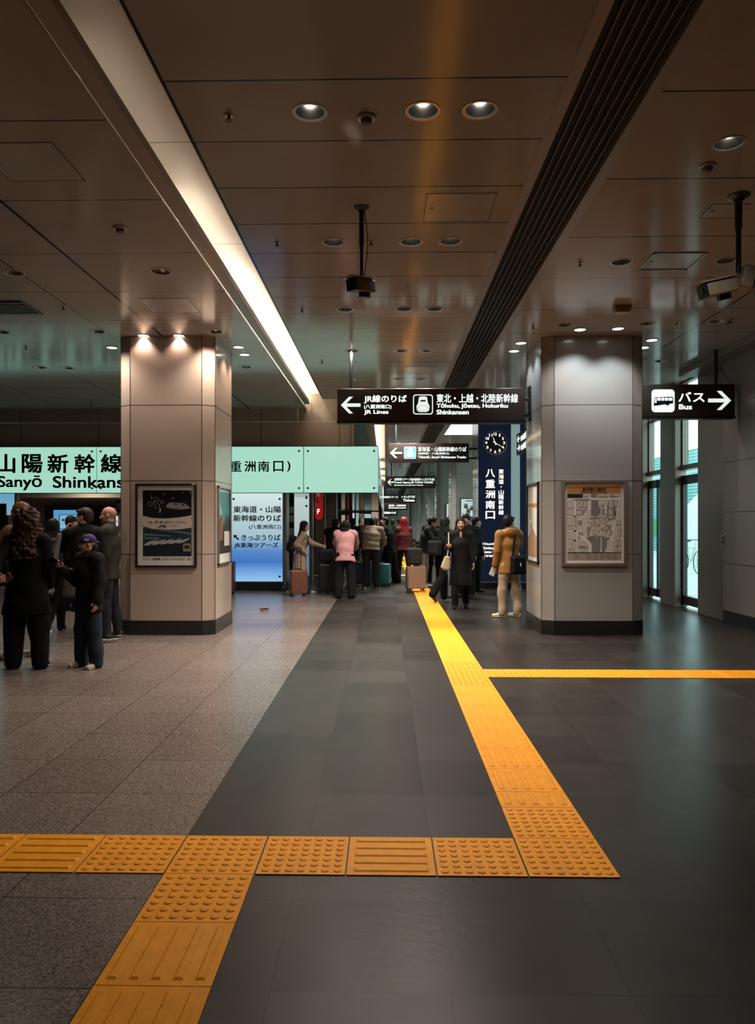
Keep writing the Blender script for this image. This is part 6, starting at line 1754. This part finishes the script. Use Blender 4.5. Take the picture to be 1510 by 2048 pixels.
J19 = person('dark haired person walking just behind the long coated one', spot_at(933, 15.6), 1.71, 150, head=(20, 0), seed=29, tone=(.42, .17, .13), top=dict(col=BLK2, hem=.16, thick=.034), bottom=dict(col=BLK), shoes=dict(col=BLK), hair=dict(style='short', vol=1.12, col=(.02, .012, .011)))
J20 = person('person in a mustard hooded jacket and beige trousers beside the grey pillar', spot_at(1019, 12.35), 1.66, 22, head=(-68, 4), seed=30, res=.008, tone=(.46, .26, .18),
    arms={'L': (2, 9, 14, 2), 'R': (24, 10, 62, 4)}, legs={'L': (3, -3, 5), 'R': (0, -5, 5)}, foot={'L': (0, 50), 'R': (0, -25)},
    top=dict(col=(.27, .128, .030), hem=.19, flare=.014, thick=.034, sleeve=.026, hood=1.15, fold=.010), bottom=dict(col=(.37, .275, .185), r=(.100, .080, .066), fold=.009), shoes=dict(col=(.48, .40, .32), sole=(.62, .56, .48)), hair=dict(style='short', vol=1.05, col=HB))
T = SDF(.009); c0 = J20['pel'] + V3(.10, -.20, -.04); T.rbox(c0, V3(.19, .065, .15), None, .05); bag, cc = own(J20, 'shoulder_bag', T, cloth(BLK2, .5), 'black shoulder bag slung across the mustard hooded jacket', 'bag', folds(12, .008, 20))
T = SDF(.007); sh_ = J20['sh0']; pts = [c0 + V3(-.16, .0, .12), J20['chest'] + V3(-.02, -.175, .05), sh_ + V3(.06, -.12, .09), sh_ + V3(.10, .02, .115)]
for a, b in zip(pts, pts[1:]): T.ecap(a, b, V3(1, 0, 0), (.020, .008), (.020, .008), .008)
sub(bag, cc, 'strap', T, cloth(BLK2, .5))
T = SDF(.005); T.ecap(c0 + V3(-.06, -.07, .03), c0 + V3(-.05, -.07, -.02), V3(1, 0, 0), (.012, .006), (.008, .006)); sub(bag, cc, 'tag', T, M['white'])
A_ = J20['A']['L']; T = SDF(.005); T.rbox(A_[4] + V3(-.02, .02, -.03), V3(.05, .004, .07), rotm('Y', 25), .003, .003); own(J20, 'leaflet', T, M['white'], 'white leaflet in the left hand of the mustard jacket person', 'paper')
J21 = person('dark clad person between the walking pair and the blue signboard', spot_at(952, 16.6), 1.66, -80, seed=31, res=.011, top=dict(col=BLK2, hem=.16, thick=.04), bottom=dict(col=BLK), shoes=dict(col=BLK, sole=(.3, .3, .3)), hair=dict(style='short', col=HB))
# -- distant people
for i, (px, Y, h, yw, col, hc_, lb) in enumerate(((786, 26.0, 1.66, 0, BLK2, HB, 'distant dark person left of the red haired one'), (722, 22.5, 1.68, 170, (.10, .09, .08), (.45, .45, .44), 'distant white capped person left of the puffer jacket head'),
        (706, 21.0, 1.66, 10, BLK2, HB, 'distant dark person behind the pink jacket head'), (797, 30.0, 1.70, 20, CHAR, HB, 'farthest dark person before the yellow row'), (858, 27.0, 1.70, 0, BLK2, HB, 'distant dark person right of the glasses wearer'), (672, 20.0, 1.64, -60, BLK2, HB, 'dark person behind the black coat left of the pink jacket'))):
    person(lb, spot_at(px, Y), h, yw, seed=40 + i, res=.014, top=dict(col=col, hem=.12), bottom=dict(col=BLK), shoes=dict(col=BLK), hair=dict(style='beanie' if i == 1 else 'short', col=hc_, name='knit_cap' if i == 1 else 'hair'))
suitcase('maroon suitcase peeking out behind the left pillar', at(451, 1045, 16.1)[:2], .40, .26, .66, 0, (.10, .022, .024), .0)
